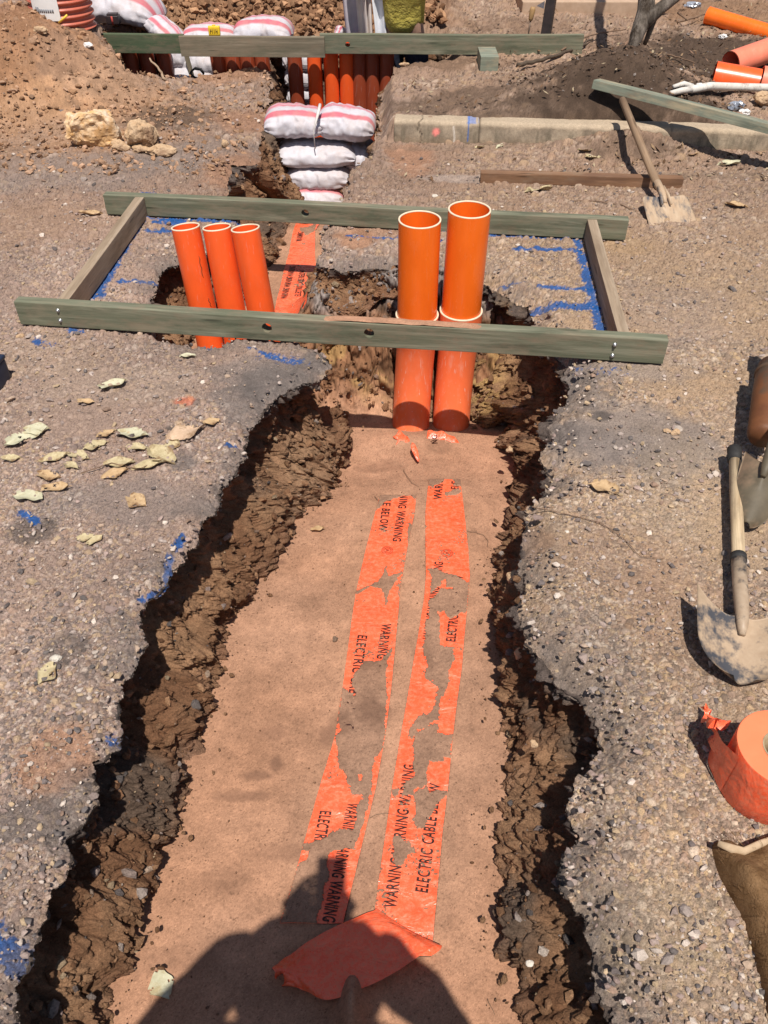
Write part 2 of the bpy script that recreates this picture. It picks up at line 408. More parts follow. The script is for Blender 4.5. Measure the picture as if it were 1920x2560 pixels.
# painted lines: photo pixels, width in metres
BLUES = [(((372,492),(232,742)),.062,1.05),(((392,557),(455,560)),.04,1.0),(((370,578),(430,580)),.03,.9),(((300,704),(407,704)),.022,1.0),
         (((352,550),(480,552)),.022,.9),(((1442,600),(1500,826)),.034,.95),(((1100,582),(1445,600)),.028,1.0),(((400,552),(760,562)),.022,.95),(((1290,626),(1450,630)),.03,.9),
         (((1350,716),(1475,726)),.022,1.0),(((1332,758),(1490,772)),.042,.95),(((960,598),(1100,604)),.022,.9),(((180,828),(200,832)),.03,.8),
         (((90,855),(125,870)),.03,.7),(((660,885),(745,905)),.035,.75),(((455,1345),(440,1370)),.02,.8),(((425,1395),(410,1460)),.022,.75),(((395,1470),(350,1495)),.02,.7),
         (((560,1120),(590,1110)),.015,.7),(((60,1285),(90,1300)),.025,.9),(((-20,2350),(50,2420)),.05,.85),(((515,862),(520,870)),.02,.9),
         (((1250,700),(1300,705)),.015,.6),(((870,590),(960,596)),.02,.6),(((1450,920),(1560,925)),.05,.25),(((270,1840),(300,1850)),.03,.5),(((620,870),(640,872)),.015,.7)]
# patches of bare dust, asphalt, soil: (px, py, half-size x m, half-size y m, colour, strength)
ZONES = [(60,330,.9,.5,DUST*1.08,.9),(250,240,.7,.4,CLAY*1.6,.8),(300,355,.45,.2,CLAY*1.6,.6),(520,390,.6,.25,GREYA*1.8,.5),(430,290,.35,.35,SOIL*1.4,.9),(600,430,.25,.3,SAND,.85),
         (620,300,.3,.25,SAND*.95,.8),(560,185,.35,.35,EARTH*1.9,.6),(170,130,.7,.5,CLAY*1.45,.8),(80,230,.6,.4,CLAY*1.55,.7),(30,60,.5,.6,EARTH*1.7,.7),(250,180,.5,.4,DUST*1.15,.6),
         (110,560,.35,.35,DUST*1.05,.55),(150,430,.8,.3,GREYA*2.0,.4),(1030,395,.18,.25,SAND*1.1,.95),(890,600,.10,.12,SAND*1.05,.95),(950,560,.2,.15,SAND*.95,.6),
         (1150,450,.2,.06,np.array([.42,.33,.28]),.6),(1530,600,.2,.2,np.array([.42,.27,.14]),.35),(1400,950,.25,.2,GREYA*1.2,.7),(1600,1100,.35,.22,GREYA*1.5,.75),(1550,900,.3,.2,GREYA*1.6,.6),(1680,1500,.2,.25,DUST*1.1,.45),(300,1250,.3,.12,GREYA*1.7,.5),(100,900,.4,.2,np.array([.36,.25,.18]),.5),(600,1000,.12,.1,GREYA*1.2,.7),(1680,780,.35,.3,np.array([.30,.22,.18]),.35),
         (1480,1120,.2,.15,GREYA*1.5,.6),(1330,1330,.08,.07,CLAY*1.4,.75),(1560,1400,.25,.2,DUST,.35),(700,960,.15,.15,GREYA*1.1,.85),(620,930,.15,.12,GREYA*1.3,.6),(790,900,.08,.1,GREYA*1.0,.85),
         (280,960,.3,.15,np.array([.40,.29,.22]),.5),(460,1003,.04,.03,ORANGE*.8,.55),(150,1050,.3,.15,np.array([.36,.25,.19]),.5),(440,1500,.08,.08,DUST*1.05,.6),(130,1890,.09,.09,SAND*1.1,.8),
         (100,2060,.15,.06,GREYA*1.0,.7),(90,1330,.09,.06,GREYA*.6,.7),(170,1620,.06,.06,GREYA*.8,.6),(440,1070,.05,.02,GREYA*.6,.9),(460,1160,.06,.05,GREYA*1.1,.7),(1620,2300,.2,.1,np.array([.36,.27,.18]),.4),
         (1750,1250,.3,.3,np.array([.38,.28,.19]),.35),(1450,1600,.15,.2,GREYA*1.7,.35),(1500,1040,.05,.03,GREYA*.7,.8),(1600,2420,.2,.06,np.array([.40,.30,.2]),.4),
         (1130,100,.7,.3,DUST*.75,.9),(1100,160,.45,.22,DUST*.7,.9),(1300,60,.6,.3,DUST*.55,.7),(1560,170,.7,.5,SOIL*.85,.95),(1480,260,.9,.25,SOIL*1.1,.85),(1150,250,.6,.25,SOIL*1.5,.8),(1800,150,.9,.8,SOIL*.8,.95),(1850,40,.8,.6,np.array([.2,.11,.06]),.7),
         (1560,370,.3,.10,SOIL*1.7,.8),(1800,440,.5,.06,np.array([.2,.14,.10]),.5),(1200,370,.6,.06,np.array([.2,.14,.10]),.5)]
def base_colour(x, y):
    sz = np.where(y < 2.0, 0.0066, np.where(y < 3.4, 0.0090, np.where(y < 4.4, 0.013, 0.020))).astype(np.float32)
    wx = x + (fb2(x*60, y*60, 2, 51)-0.5)*0.006; wy = y + (fb2(x*60, y*60, 2, 52)-0.5)*0.006
    f1, f2, c = worley(wx/sz, wy/sz, 5); g1, g2, c2 = worley(wx/(sz*2.4), wy/(sz*2.4), 6)
    big = (c2 > 0.74) & (g2-g1 > 0.10)
    e = np.where(big, np.clip((g2-g1)*1.6, 0, 1), np.clip((f2-f1)*2.2, 0, 1))
    h = np.where(big, 0.45*sz*2.0, 0.38*sz)*np.sqrt(e)*np.where(big, 0.5+0.5*c2, 0.35+0.65*c)
    cid = np.where(big, (c2*7.31) % 1.0, c)
    col = pal(cid)
    right = sst(-0.1, 0.5, x)
    dustc = mix(np.array([.255,.18,.145]), np.array([.30,.21,.145]), right[..., None])
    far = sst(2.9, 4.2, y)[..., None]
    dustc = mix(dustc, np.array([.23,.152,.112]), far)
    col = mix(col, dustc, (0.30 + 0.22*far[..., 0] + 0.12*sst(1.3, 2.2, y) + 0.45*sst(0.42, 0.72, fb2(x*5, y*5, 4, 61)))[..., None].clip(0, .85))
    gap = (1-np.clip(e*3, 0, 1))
    col = col*(1 - 0.62*gap[..., None])                     # darker in the gaps between the stones
    col = col*mix(np.array([1.03, 1.0, .97]), np.array([1.04, 1.0, .92]), sst(-.2, .6, x)[..., None])*(0.80 + 0.42*fb2(x*1.6, y*1.6, 4, 64)[..., None])
    col = col*mix(1.5, 1.36, sst(1.5, 3.0, y + 0.5*(fb2(x*2, y*2, 3, 63)-.5)))[..., None]
    return col, h*1.45
def ground_colour(x, y):
    col, h = base_colour(x, y)
    w1 = fb2(x*7, y*7, 5, 71)-0.5; w2 = fb2(x*22, y*22, 4, 72)-0.5
    for px, py, rx, ry, c, s in ZONES:
        p = atg(px, py); q = np.sqrt(((x-p.x)/rx)**2 + ((y-p.y)/ry)**2) + w1*0.9 + w2*0.55
        m = (1 - sst(0.55, 1.05, q))*s
        mm = m[..., None]; cz = c*(0.80 if c[0] > .2 else 1.0); col = mix(col, cz*(0.75+0.5*(w2[..., None]+0.5))*(0.60+0.5*np.clip(col.mean(1, keepdims=True)/.2, .3, 1.6)), mm); h = h*(1 - 0.75*m)
    fine = fb2(x*130, y*130, 3, 81); mid = fb2(x*30, y*30, 3, 82)
    for (a, b), w, s in BLUES:
        w *= .78; s *= .95
        A, B = atg(*a), atg(*b); dd = segdist(x, y, A, B)
        m = np.clip(1.15 - dd/w*0.95, 0, 1)*s
        m = np.clip((m - 0.32 - (fine*0.6+mid*0.4 - 0.5)*1.9)/0.22, 0, 1)*0.92*(dd < w*1.7)
        col = mix(col, BLUE*(0.6+0.9*fine[..., None]), m[..., None])
    return col, h

# ground sheet: rows follow the distance, columns fan out
th = np.concatenate([np.radians(np.linspace(168, 90, 30)), np.radians(np.linspace(88, 77, 14)), np.radians(np.linspace(76.8, 9.5, 1250)), np.radians(np.concatenate([np.linspace(9.3, 3, 40), [2, 1.2, .7, .45]]))])
yr = CAM_H/np.tan(th); R = np.sqrt(yr**2 + CAM_H**2)
u = np.linspace(-0.50, 0.50, 960)
u = np.concatenate([[-6, -3, -1.8, -1.2, -.95], np.linspace(-.82, -.505, 60), u, np.linspace(.505, .82, 60), [.95, 1.2, 1.8, 3, 6]])
X = (u[None, :]*np.minimum(R, 60)[:, None]*np.where(yr[:, None] < 0, 1.3, 1.0)).astype(np.float32); Y = np.repeat(yr[:, None], len(u), 1).astype(np.float32)
nr, nc = X.shape
x = X.ravel(); y = Y.ravel()
z = gz(x, y)
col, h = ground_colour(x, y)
roughz = (fb2(x*3, y*3, 4, 91)-0.5)*0.018
bankm = sst(6.9, 7.1, y)*sst(0.7, 0.3, x)
clod = sst(4.6, 5.2, y)*(1 - sst(0.0, .2, x)*(1-sst(4.8, 5.0, y)))
lump = (fb2(x*9, y*9, 5, 93, 0.62)-0.5)
z = z + roughz + h*(1-0.6*clod) + lump*0.07*clod + bankm*((fb2(x*5, y*5, 5, 94, 0.65)-0.5)*0.35)
bc = mix(EARTH*1.2, CLAY*1.15, sst(0.35, 0.65, fb2(x*8, y*8, 5, 95))[:, None])*(0.6 + 0.8*fb2(x*25, y*25, 3, 96)[:, None])
col = mix(col, bc, (bankm*0.95)[:, None])
# crumbled lip beside the dug area, cells inside it left out
cx = (X[:-1, :-1] + X[1:, 1:])*0.5; cy = (Y[:-1, :-1] + Y[1:, 1:])*0.5
inside = inpoly(cx.ravel(), cy.ravel(), EDGE)
near = (np.abs(x) < 2.6) & (y > 0) & (y < 7.3)
idx = np.nonzero(near)[0]
dist = np.full(len(x), 9.0, np.float32)
for i in idx: dist[i] = kd.find((x[i], y[i], 0))[2]
rs = sst(-.1, .2, x); lw = mix(.055, .11, rs)*(.6+.8*fb2(x*8, y*8, 3, 92)); lip = np.clip(1 - dist/lw, 0, 1)
z = z - mix(.022, .050, rs)*lip**1.6 + (fb2(x*60, y*60, 3, 97)-0.5)*0.026*lip + (fb2(x*22, y*22, 3, 89)-0.5)*0.03*np.clip(1-dist/.14, 0, 1)
lipn = np.clip(1 - dist/0.13, 0, 1)*sst(0.35, 0.6, fb2(x*9, y*9, 3, 98))
col = mix(col, GREYA*(0.9+0.9*fb2(x*60, y*60, 3, 99)[:, None]), (lipn*0.75*(y < 3.4))[:, None])
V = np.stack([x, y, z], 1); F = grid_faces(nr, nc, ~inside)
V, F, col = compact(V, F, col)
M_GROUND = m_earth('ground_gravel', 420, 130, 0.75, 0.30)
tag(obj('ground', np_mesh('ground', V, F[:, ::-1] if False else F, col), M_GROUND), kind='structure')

# trench floor with the sand that lies on the tapes
TL = [(1240,950,1040),(1280,939,1037),(1370,916,1018),(1482,890,999),(1528,883,996),(1625,870,987),(1721,857,978),(1841,838,963),(1967,800,940),(2108,760,906),(2200,735,884),(2310,700,858)]
TR = [(1200,1072,1150),(1280,1064,1160),(1370,1064,1170),(1440,1065,1174),(1493,1061,1170),(1588,1046,1161),(1673,1031,1154),(1757,1017,1142),(1841,1002,1132),(1914,990,1125),(1967,981,1120),(2080,965,1106),(2216,945,1094),(2290,936,1087),(2391,925,1078)]
TF = [(556,742,803),(580,733,788),(633,723,787),(673,711,790),(719,701,783),(752,692,776),(783,686,768)]
z1 = lambda p: Z(860, 1040, .22905, p)
z2 = lambda p: Z(800, 1480, .24111, p)
z3 = lambda p: Z(640, 1960, .30139, p)
z4 = lambda p: Z(640, 540, .13261, p)
COVER = [
  z1([(300,700),(660,850),(640,880),(520,920),(440,950),(400,1010),(345,1050),(250,1050)]), z1([(668,830),(735,880),(780,930),(900,900),(900,780)]),
  z1([(470,1640),(445,1690),(400,1780),(300,1850),(130,1920),(60,2000),(180,1935),(280,1870),(410,1895),(440,1960),(435,2008),(480,2008),(492,1950),(525,1860),(575,1800),(660,1690),(560,1740),(470,1755)]),
  z1([(900,1200),(700,1180),(690,1500),(680,1680),(590,1850),(600,2008),(800,2008)]),
  z2([(660,-20),(720,-20),(700,120),(690,185),(668,140)]),
  z2([(440,742),(520,730),(630,727),(690,660),(755,585),(760,600),(705,720),(682,900),(706,1060),(690,1200),(672,1480),(648,1640),(572,1740),(545,1830),(540,2110),(440,2110),(400,1900),(430,1910),(460,2110),(330,2110),(290,2000),(262,1880),(190,1810),(185,1700),(165,1510),(215,1440),(180,1385),(60,1500),(60,1010),(240,1000),(330,1060),(380,1105),(330,1000),(345,880),(400,800)]),
  z3([(740,45),(870,60),(872,130),(832,190),(828,340),(800,395),(690,372),(640,400),(590,440),(480,490),(405,492),(380,550),(440,552),(432,610),(350,690),(200,760),(200,1500),(470,1300),(520,1200),(500,1100),(560,1000),(560,860),(600,800),(600,600),(640,560),(740,540),(815,545),(832,490),(895,350),(912,250),(945,150),(945,-20),(860,-20),(850,40),(800,20)]),
  z3([(390,690),(450,690),(430,740),(380,745)]),
  z1([(915,650),(1060,650),(1040,690),(1100,700),(1060,745),(990,770),(985,800),(920,765),(860,770)]), z1([(1090,850),(1180,820),(1250,800),(1260,820),(1330,815),(1330,835),(1200,870),(1110,880)]), z1([(1180,640),(1200,760),(1350,800),(1400,640)]),
  z1([(890,1672),(1000,1675),(1090,1720),(1210,1745),(1300,1790),(1370,1845),(1450,1900),(1450,2030),(950,2030),(1000,1980),(1050,1900),(1190,1900),(1190,1880),(1110,1870),(1110,1800),(1065,1800),(1070,1850),(1000,1890),(960,1930),(930,1940),(945,1850),(955,1770),(920,1700)]),
  z2([(1230,20),(1180,60),(1120,95),(1135,280),(1095,290),(1090,440),(1080,560),(1060,590),(1080,660),(1120,760),(1125,790),(1090,830),(1080,900),(1150,960),(1220,1010),(1200,1100),(1170,1220),(1120,1280),(1050,1270),(960,1380),(930,1440),(900,1490),(960,1530),(990,1500),(1000,1440),(1110,1410),(1190,1330),(1240,1330),(1240,1210),(1260,1100),(1335,1000),(1340,830),(1360,760),(1400,700),(1380,620),(1400,590),(1330,580),(1250,560),(1240,400),(1250,280),(1220,220),(1270,205),(1320,250),(1360,290),(1410,250),(1530,215),(1620,200),(1620,-10),(1230,-30)]),
  z2([(990,1450),(1080,1430),(1180,1370),(1230,1380),(1210,1470),(1300,1490),(1380,1480),(1440,1490),(1360,1600),(1355,1740),(1290,1720),(1270,1770),(1130,1765),(1110,1850),(1120,1990),(1060,2030),(1000,2045),(960,2120),(850,2120),(850,2020),(900,1960),(980,1920),(960,1800),(970,1700),(950,1600),(985,1520)]),
  z3([(1250,-30),(1420,20),(1330,70),(1300,100),(1330,170),(1310,260),(1290,300),(1340,380),(1400,370),(1440,290),(1490,200),(1580,100),(1620,60),(1480,60),(1440,80),(1410,-30)]),
  z3([(1130,440),(1180,430),(1230,470),(1300,500),(1310,570),(1260,600),(1220,680),(1160,680),(1140,600),(1150,500)]), z3([(1010,700),(1060,690),(1030,780),(1000,850),(960,800)]), z3([(1130,60),(1180,30),(1190,100),(1150,130)]),
  z4([(820,240),(960,230),(1080,190),(1110,260),(1080,310),(1000,370),(930,390),(900,320),(830,300)]), z4([(1080,180),(1130,170),(1110,290),(1090,290)]),
]
DARKS = [(700,1405,.03,.02,.6),(690,1330,.035,.025,.5),(955,1170,.13,.06,.4),(905,1660,.06,.05,.45),(930,1780,.07,.1,.5),(850,1800,.05,.06,.45),(1060,1650,.04,.08,.35),(640,1940,.06,.02,.6),(690,1910,.02,.03,.7),(620,1990,.09,.02,.5),(700,2130,.1,.03,.35),(560,2200,.1,.05,.3),(680,1830,.05,.03,.4),(820,1840,.03,.05,.5),(1100,1130,.08,.05,.3),(480,2400,.1,.06,.3)]
def fan(y0, y1, x0, x1, stepf, smin=0.0016):
    ys = [y0]
    while ys[-1] < y1: ys.append(ys[-1] + max(smin, stepf*(ys[-1]**2 + 4.0)))
    return np.array(ys)
ys = fan(0.05, 7.2, 0, 0, 0.00042)
xs = np.concatenate([np.linspace(-2.4, -0.62, 90)[:-1], np.linspace(-0.62, 0.72, 640), np.linspace(0.72, 0.9, 12)[1:]])
X, Y = np.meshgrid(xs, ys); x = X.ravel().astype(np.float32); y = Y.ravel().astype(np.float32)
z = zfl(x, y)
sandm = 1 - sst(2.93, 3.06, y + (fb2(x*8, y*8, 3, 8)-0.5)*0.12)
sandm = np.maximum(sandm, (1 - sst(-0.44, -0.34, x + (fb2(x*9, y*9, 3, 12)-0.5)*0.06))*sst(2.6, 2.8, y))
sandm = np.maximum(sandm, sst(3.40, 3.5, y))*(1-sst(5.4, 5.6, y))
rk = 1 - sandm
def softf(x, y): return (fb2(x*4.5, y*4.5, 3, 101)-0.5)*0.010 + (fb2(x*13, y*13, 4, 102, .6)-0.5)*0.007 + (fb2(x*160, y*160, 2, 103)-0.5)*0.0012
soft = softf(x, y)
wl1, wl2, wl3 = worley(x*15 + 1.4*fb2(x*20, y*30, 2, 7), y*23 + 1.4*fb2(x*20+9, y*30, 2, 8), 106); wm1, wm2, wm3 = worley(x*42 + fb2(x*60, y*90, 2, 7), y*66, 107)
lumps = (wl3-.5)*.05*np.clip((wl2-wl1)*6, 0, 1) + (fb2(x*5, y*7, 4, 104, 0.55)-0.5)*0.13 + 0.026*np.sqrt(np.clip((wl2-wl1)*1.5, 0, 1))*(.3+wl3) + 0.05*(fb2(x*22, y*34, 4, 110, .65)-.5) + 0.016*np.sqrt(np.clip((wm2-wm1)*1.5, 0, 1))*(.3+wm3) - .026
def ribbon_mask(rows, jit=1.0):
    L = [atf(r[1], r[0]) for r in rows]; Rr = [atf(r[2], r[0]) for r in rows]
    poly = [(p.x, p.y) for p in L] + [(p.x, p.y) for p in Rr[::-1]]
    return poly
onT = np.zeros(len(x), bool); covT = np.zeros(len(x), bool)
sel = np.nonzero((x > -0.6) & (x < 0.5) & (y < 5.3))[0]; qx, qy = x[sel], y[sel]
for rows in (TL, TR, TF): onT[sel] |= inpoly(qx, qy, ribbon_mask(rows))
jx = qx + (fb2(qx*90, qy*90, 4, 111, .7)-0.5)*0.016; jy = qy + (fb2(qx*90+40, qy*90, 4, 112, .7)-0.5)*0.016
for pl in COVER:
    w = [atf(*p) for p in pl]; covT[sel] |= inpoly(jx, jy, [(p.x, p.y) for p in w])
covT[sel] |= (vn2(qx*230, qy*230, 113)*0.6 + fb2(qx*14, qy*14, 3, 114)*0.6 > 0.86) & onT[sel]
zs = soft.copy()
cover_h = np.where(onT & covT, 0.0075 + (fb2(x*70, y*70, 3, 115)-0.5)*0.005, np.where(onT, -0.007, 0.0))
z = z + soft*np.where(onT, 0.35, 1.0)*sandm + cover_h + lumps*rk*np.where(y < 5, .62, 1.0)
# heap of sand over the folded end of the tape, banked sand against the conduits
hp = atf(880, 2495); z = z + 0.075*np.exp(-(((x-hp.x)/0.028)**2 + ((y-hp.y+0.02)/0.065)**2)*(1+0.5*(fb2(x*30, y*30, 3, 116)-.5)))
bk = atf(1030, 1105); z = z + 0.035*np.exp(-(((x-bk.x)/0.26)**2 + ((y-bk.y+.02)/0.10)**2))
sn = fb2(x*5, y*5, 4, 121); sp = vn2(x*420, y*420, 122)
sq = fb2(x*260, y*260, 2, 127); col = SAND*(0.72 + 0.52*sn[:, None])*(0.88 + .24*fb2(x*1.7, y*1.7, 3, 128)[:, None])*mix(np.array([1.0, .95, .90]), np.array([1.0, 1.04, 1.08]), fb2(x*3, y*3, 3, 129)[:, None])*(0.80 + 0.40*sp[:, None])*np.where(sq > .80, .55, np.where(sq < .17, 1.25, 1.0))[:, None]
for px, py, rx, ry, s in DARKS:                            # darker patches for damp spots and footprints
    p = atf(px, py); q = np.sqrt(((x-p.x)/rx)**2 + ((y-p.y)/ry)**2) + (fb2(x*18, y*18, 4, 123)-0.5)*1.1
    col = mix(col, SAND*np.array([0.60, 0.58, 0.58]), ((1-sst(0.35, 1.0, q))*np.minimum(1, s*1.5))[:, None])
col = np.where((onT & covT)[:, None], col*np.array([0.76, 0.80, 0.84]), col)
rc = mix(EARTH*1.25, GREYA*1.9, sst(-0.24, -0.10, z + (fb2(x*12, y*12, 3, 124)-0.5)*0.12)[:, None])*(0.35+1.3*fb3(x*40, y*40, z*40, 4, 125, .7)[:, None])*(0.45+0.55*sst(.03, .25, wl2-wl1)[:, None])  # cracks between the lumps shaded darker in the colour
rc = mix(rc, np.array([.36,.22,.09]), (sst(0.52, 0.66, fb3(x*9+3, y*9, z*9, 4, 126))*sst(-.15, -.3, z)*0.7)[:, None])
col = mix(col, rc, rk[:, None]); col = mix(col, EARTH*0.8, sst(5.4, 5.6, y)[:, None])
M_SAND = m_earth('sand', 900, 14, 0.22, 0.30)
nr, nc = X.shape
cx = (X[:-1, :-1]+X[1:, 1:]).ravel()*0.5; cy = (Y[:-1, :-1]+Y[1:, 1:]).ravel()*0.5
BIGP = np.concatenate([[TOP[i] - NIN[i]*0.10] for i in range(NP_)])
keep = inpoly(cx, cy, BIGP)
xd = x + rk*(fb2(x*14, y*22, 3, 108)-.5)*.03*(y < 5); yd = y - rk*lumps*.85*(y < 5)
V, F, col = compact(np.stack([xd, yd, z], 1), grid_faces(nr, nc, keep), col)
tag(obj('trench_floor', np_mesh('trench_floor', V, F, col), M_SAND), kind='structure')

# trench sides: dense craggy strip between the lip and the floor, hollowed under the lip
n = len(EDGE); m = 150
v = np.linspace(0, 1, m)[None, :]; ex = EDGE[:, 0][:, None]; ey = EDGE[:, 1][:, None]
bx_ = BB[:, 0][:, None]; by_ = BB[:, 1][:, None]; nx_ = NN[:, 0][:, None]; ny_ = NN[:, 1][:, None]
zt = (gz(EDGE[:, 0], EDGE[:, 1]) + (fb2(EDGE[:, 0]*3, EDGE[:, 1]*3, 4, 91)-0.5)*0.018 - mix(.020, .048, sst(-.1, .2, EDGE[:, 0])))[:, None]
zb = (zfl(BB[:, 0], BB[:, 1]) - 0.02)[:, None]
big = fb2(EDGE[:, 0]*5+7, EDGE[:, 1]*5, 3, 131)[:, None]
nearw = (ey < 4.3)*1.0; prof = np.where(nearw > 0, sst(0.30, 1.0, v)**(0.75 + 0.7*big), v**.9)
zz = zt + (zb-zt)*np.minimum(1, v*1.0)
ux = ex + (bx_-ex)*prof; uy = ey + (by_-ey)*prof
dep = np.clip((zt-zb)/0.45, 0.15, 1.6)
under = -(0.045 + 0.11*big)*np.where(ex > .15, np.where(ey < 1.35, .75, .45), 1.0)*np.sin(np.clip(v/0.68, 0, 1)**0.75*PI)*dep*np.minimum(1, (zt-zb)/0.2)*(0.25 + 0.75*nearw)
p3 = (ux + 0*v, uy + 0*v, zz*0.55)
a1 = (fb3(p3[0]*7, p3[1]*7, p3[2]*7, 3, 141)-0.5)*0.11
r2 = 1 - np.abs(fb3(p3[0]*15, p3[1]*15, p3[2]*15, 4, 142)-0.5)*2
a2 = (r2-0.72)*0.115
a3 = (fb3(p3[0]*50, p3[1]*50, zz*50, 3, 143, .7)-0.5)*0.042 + np.where(ey < 4, 1, .3)*((1-np.abs(fb3(p3[0]*85, p3[1]*85, zz*85, 3, 145, .75)-.5)*2)-.75)*0.034
win = np.minimum(1, v/0.05)*np.minimum(1, (1.02-v)/0.08)
disp = under + (a1+a2+a3)*win*np.clip(dep, .3, 1.1)
arc = np.concatenate([[0], np.cumsum(np.linalg.norm(np.diff(EDGE, axis=0), axis=1))])[:, None] + 0*v
zw = zz + .35*(fb2(arc.ravel()*6, zz.ravel()*6, 3, 146).reshape(zz.shape))
w1_, w2_, wc = worley((arc*13 + 1.2*fb2(arc.ravel()*25, zz.ravel()*25, 2, 147).reshape(zz.shape)).ravel(), (zw*17).ravel(), 148); q1 = (wc.reshape(zz.shape)-.5)*np.clip((w2_-w1_).reshape(zz.shape)*7, 0, 1)
w1_, w2_, wd = worley((arc*38).ravel(), (zw*46).ravel(), 149); q2 = (wd.reshape(zz.shape)-.5)*np.clip((w2_-w1_).reshape(zz.shape)*5, 0, 1)
disp = disp + (q1*.031 + q2*.013)*win*np.clip(dep, .3, 1.0)*np.where(ey < 4.3, 1, .5)
ux = ux + nx_*disp; uy = uy + ny_*disp
zz = zz + (fb3(p3[0]*30, p3[1]*30, p3[2]*40, 3, 144)-0.5)*0.035*win
# one extra row tucked outward under the ground sheet
ux = np.concatenate([ex - nx_*0.02, ux], 1); uy = np.concatenate([ey - ny_*0.02, uy], 1); zz = np.concatenate([zt - 0.004, zz], 1)
d2 = np.concatenate([np.zeros_like(ex), a2+a3], 1); vv = np.concatenate([np.zeros((1, 1)), v], 1) + 0*ux
x = ux.ravel().astype(np.float32); y = uy.ravel().astype(np.float32); z = zz.ravel().astype(np.float32)
f1 = fb3(x*9, y*9, z*5, 4, 151)[:, None]; f2_ = fb3(x*30, y*30, z*30, 4, 152)[:, None]; f3 = fb3(x*4+9, y*4, z*4, 3, 153)[:, None]
col = mix(EARTH*1.15, CLAY*1.08, sst(0.38, 0.68, f1)); col = mix(col, np.array([.115,.085,.065]), sst(0.52, 0.68, f3)*0.8)
topm = (1 - sst(0.05, 0.22, vv.ravel() + (f1[:, 0]-0.5)*0.2))*(y < 4.5)
col = mix(col, GREYA*1.0, topm[:, None]*0.85)
rub = np.exp(-(((x+0.27)/0.17)**2 + ((y-2.35)/0.25)**2))
col = mix(col, np.array([.33,.20,.12]), (rub*0.75*sst(.2, .5, vv.ravel()))[:, None])
ylw = np.exp(-(((x-0.42)/0.10)**2 + ((y-2.95)/0.14)**2)); col = mix(col, np.array([.42,.27,.10]), (ylw*sst(0.4, 0.6, f2_[:, 0]))[:, None]*0.9)
low = sst(0.72, 0.98, vv.ravel() + (f2_[:, 0]-0.5)*0.35)*(y < 5)
col = mix(col, SAND*0.72, low[:, None]*0.6); col = col*(0.62 + 0.76*f2_)
F = grid_faces(n, m+1); W = np.stack([np.arange(m) + (n-1)*(m+1), np.arange(m)+1 + (n-1)*(m+1), np.arange(m)+1, np.arange(m)], -1)
F = np.concatenate([F, W])[:, ::-1]
M_WALL = m_earth('cut_earth', 260, 70, 1.0, 0.35)
tag(obj('trench_sides', np_mesh('trench_sides', np.stack([x, y, z], 1), F, col), M_WALL), kind='structure')
WALLP = np.stack([x, y, z], 1).reshape(n, m+1, 3); WALLN = NN

# loose stones on the ground and crumbs of earth on the trench sides and heaps (uncountable)
def ico():
    bm = bmesh.new(); bmesh.ops.create_icosphere(bm, subdivisions=1, radius=1.0)
    V = np.array([v.co[:] for v in bm.verts], np.float32); bm.verts.index_update()
    F = np.array([[v.index for v in f.verts] for f in bm.faces], np.int32); bm.free(); return V, F
IV, IF = ico()
rng = np.random.default_rng(11)
def scatter(name, P, S, C, mat, flat=0.6, sink=0.25, rough=0.32):
    k = len(P); A = rng.normal(size=(k, 3, 3)).astype(np.float32)
    Q, _ = np.linalg.qr(A)
    sc = np.stack([rng.uniform(.75, 1.3, k), rng.uniform(.65, 1.05, k), rng.uniform(.5, .8, k)], 1)
    jit = 1 + (rng.random((k, len(IV)))-0.5)*2*rough
    V = IV[None]*jit[..., None]*sc[:, None, :]
    V = np.einsum('kij,kvj->kvi', Q, V); V[..., 2] *= flat
    V = V*S[:, None, None] + P[:, None, :]; V[..., 2] += (S*(flat*0.6 - sink))[:, None]
    F = IF[None] + (np.arange(k)*len(IV))[:, None, None]
    cc = np.repeat(C[:, None, :], len(IV), 1).reshape(-1, 3)
    o = obj(name, np_mesh(name, V.reshape(-1, 3), F.reshape(-1, 3).astype(np.int32), cc), mat, smooth=False)
    tag(o, kind='stuff'); return o
def dens(k, ymin, ymax):
    t = np.radians(rng.uniform(math.degrees(math.atan2(CAM_H, ymax)), math.degrees(math.atan2(CAM_H, ymin)), k)); yy = CAM_H/np.tan(t)
    xx = rng.uniform(-0.56, 0.56, k)*np.sqrt(yy**2 + CAM_H**2); return xx.astype(np.float32), yy.astype(np.float32)
xx, yy = dens(26000, 0.33, 5.2)
kp = ~inpoly(xx, yy, EDGE); xx, yy = xx[kp], yy[kp]
kp = (fb2(xx*6, yy*6, 3, 161) + rng.random(len(xx))*0.5 > 0.62) & ~((xx > 0.0) & (yy > 4.55)); xx, yy = xx[kp], yy[kp]
ss = (0.0024 + 0.0068*rng.random(len(xx))**3.0).astype(np.float32)*(1 + 0.12*yy); ss[rng.random(len(xx)) < 0.02] *= 1.7
cc = pal(rng.random(len(xx)))*1.1; zg = gz(xx, yy) + (fb2(xx*3, yy*3, 4, 91)-0.5)*0.018 + 0.003
M_STONE = m_earth('stone', 500, 120, 0.3, 0.2)
scatter('gravel', np.stack([xx, yy, zg], 1), ss, cc, M_STONE, 0.7, 0.15)
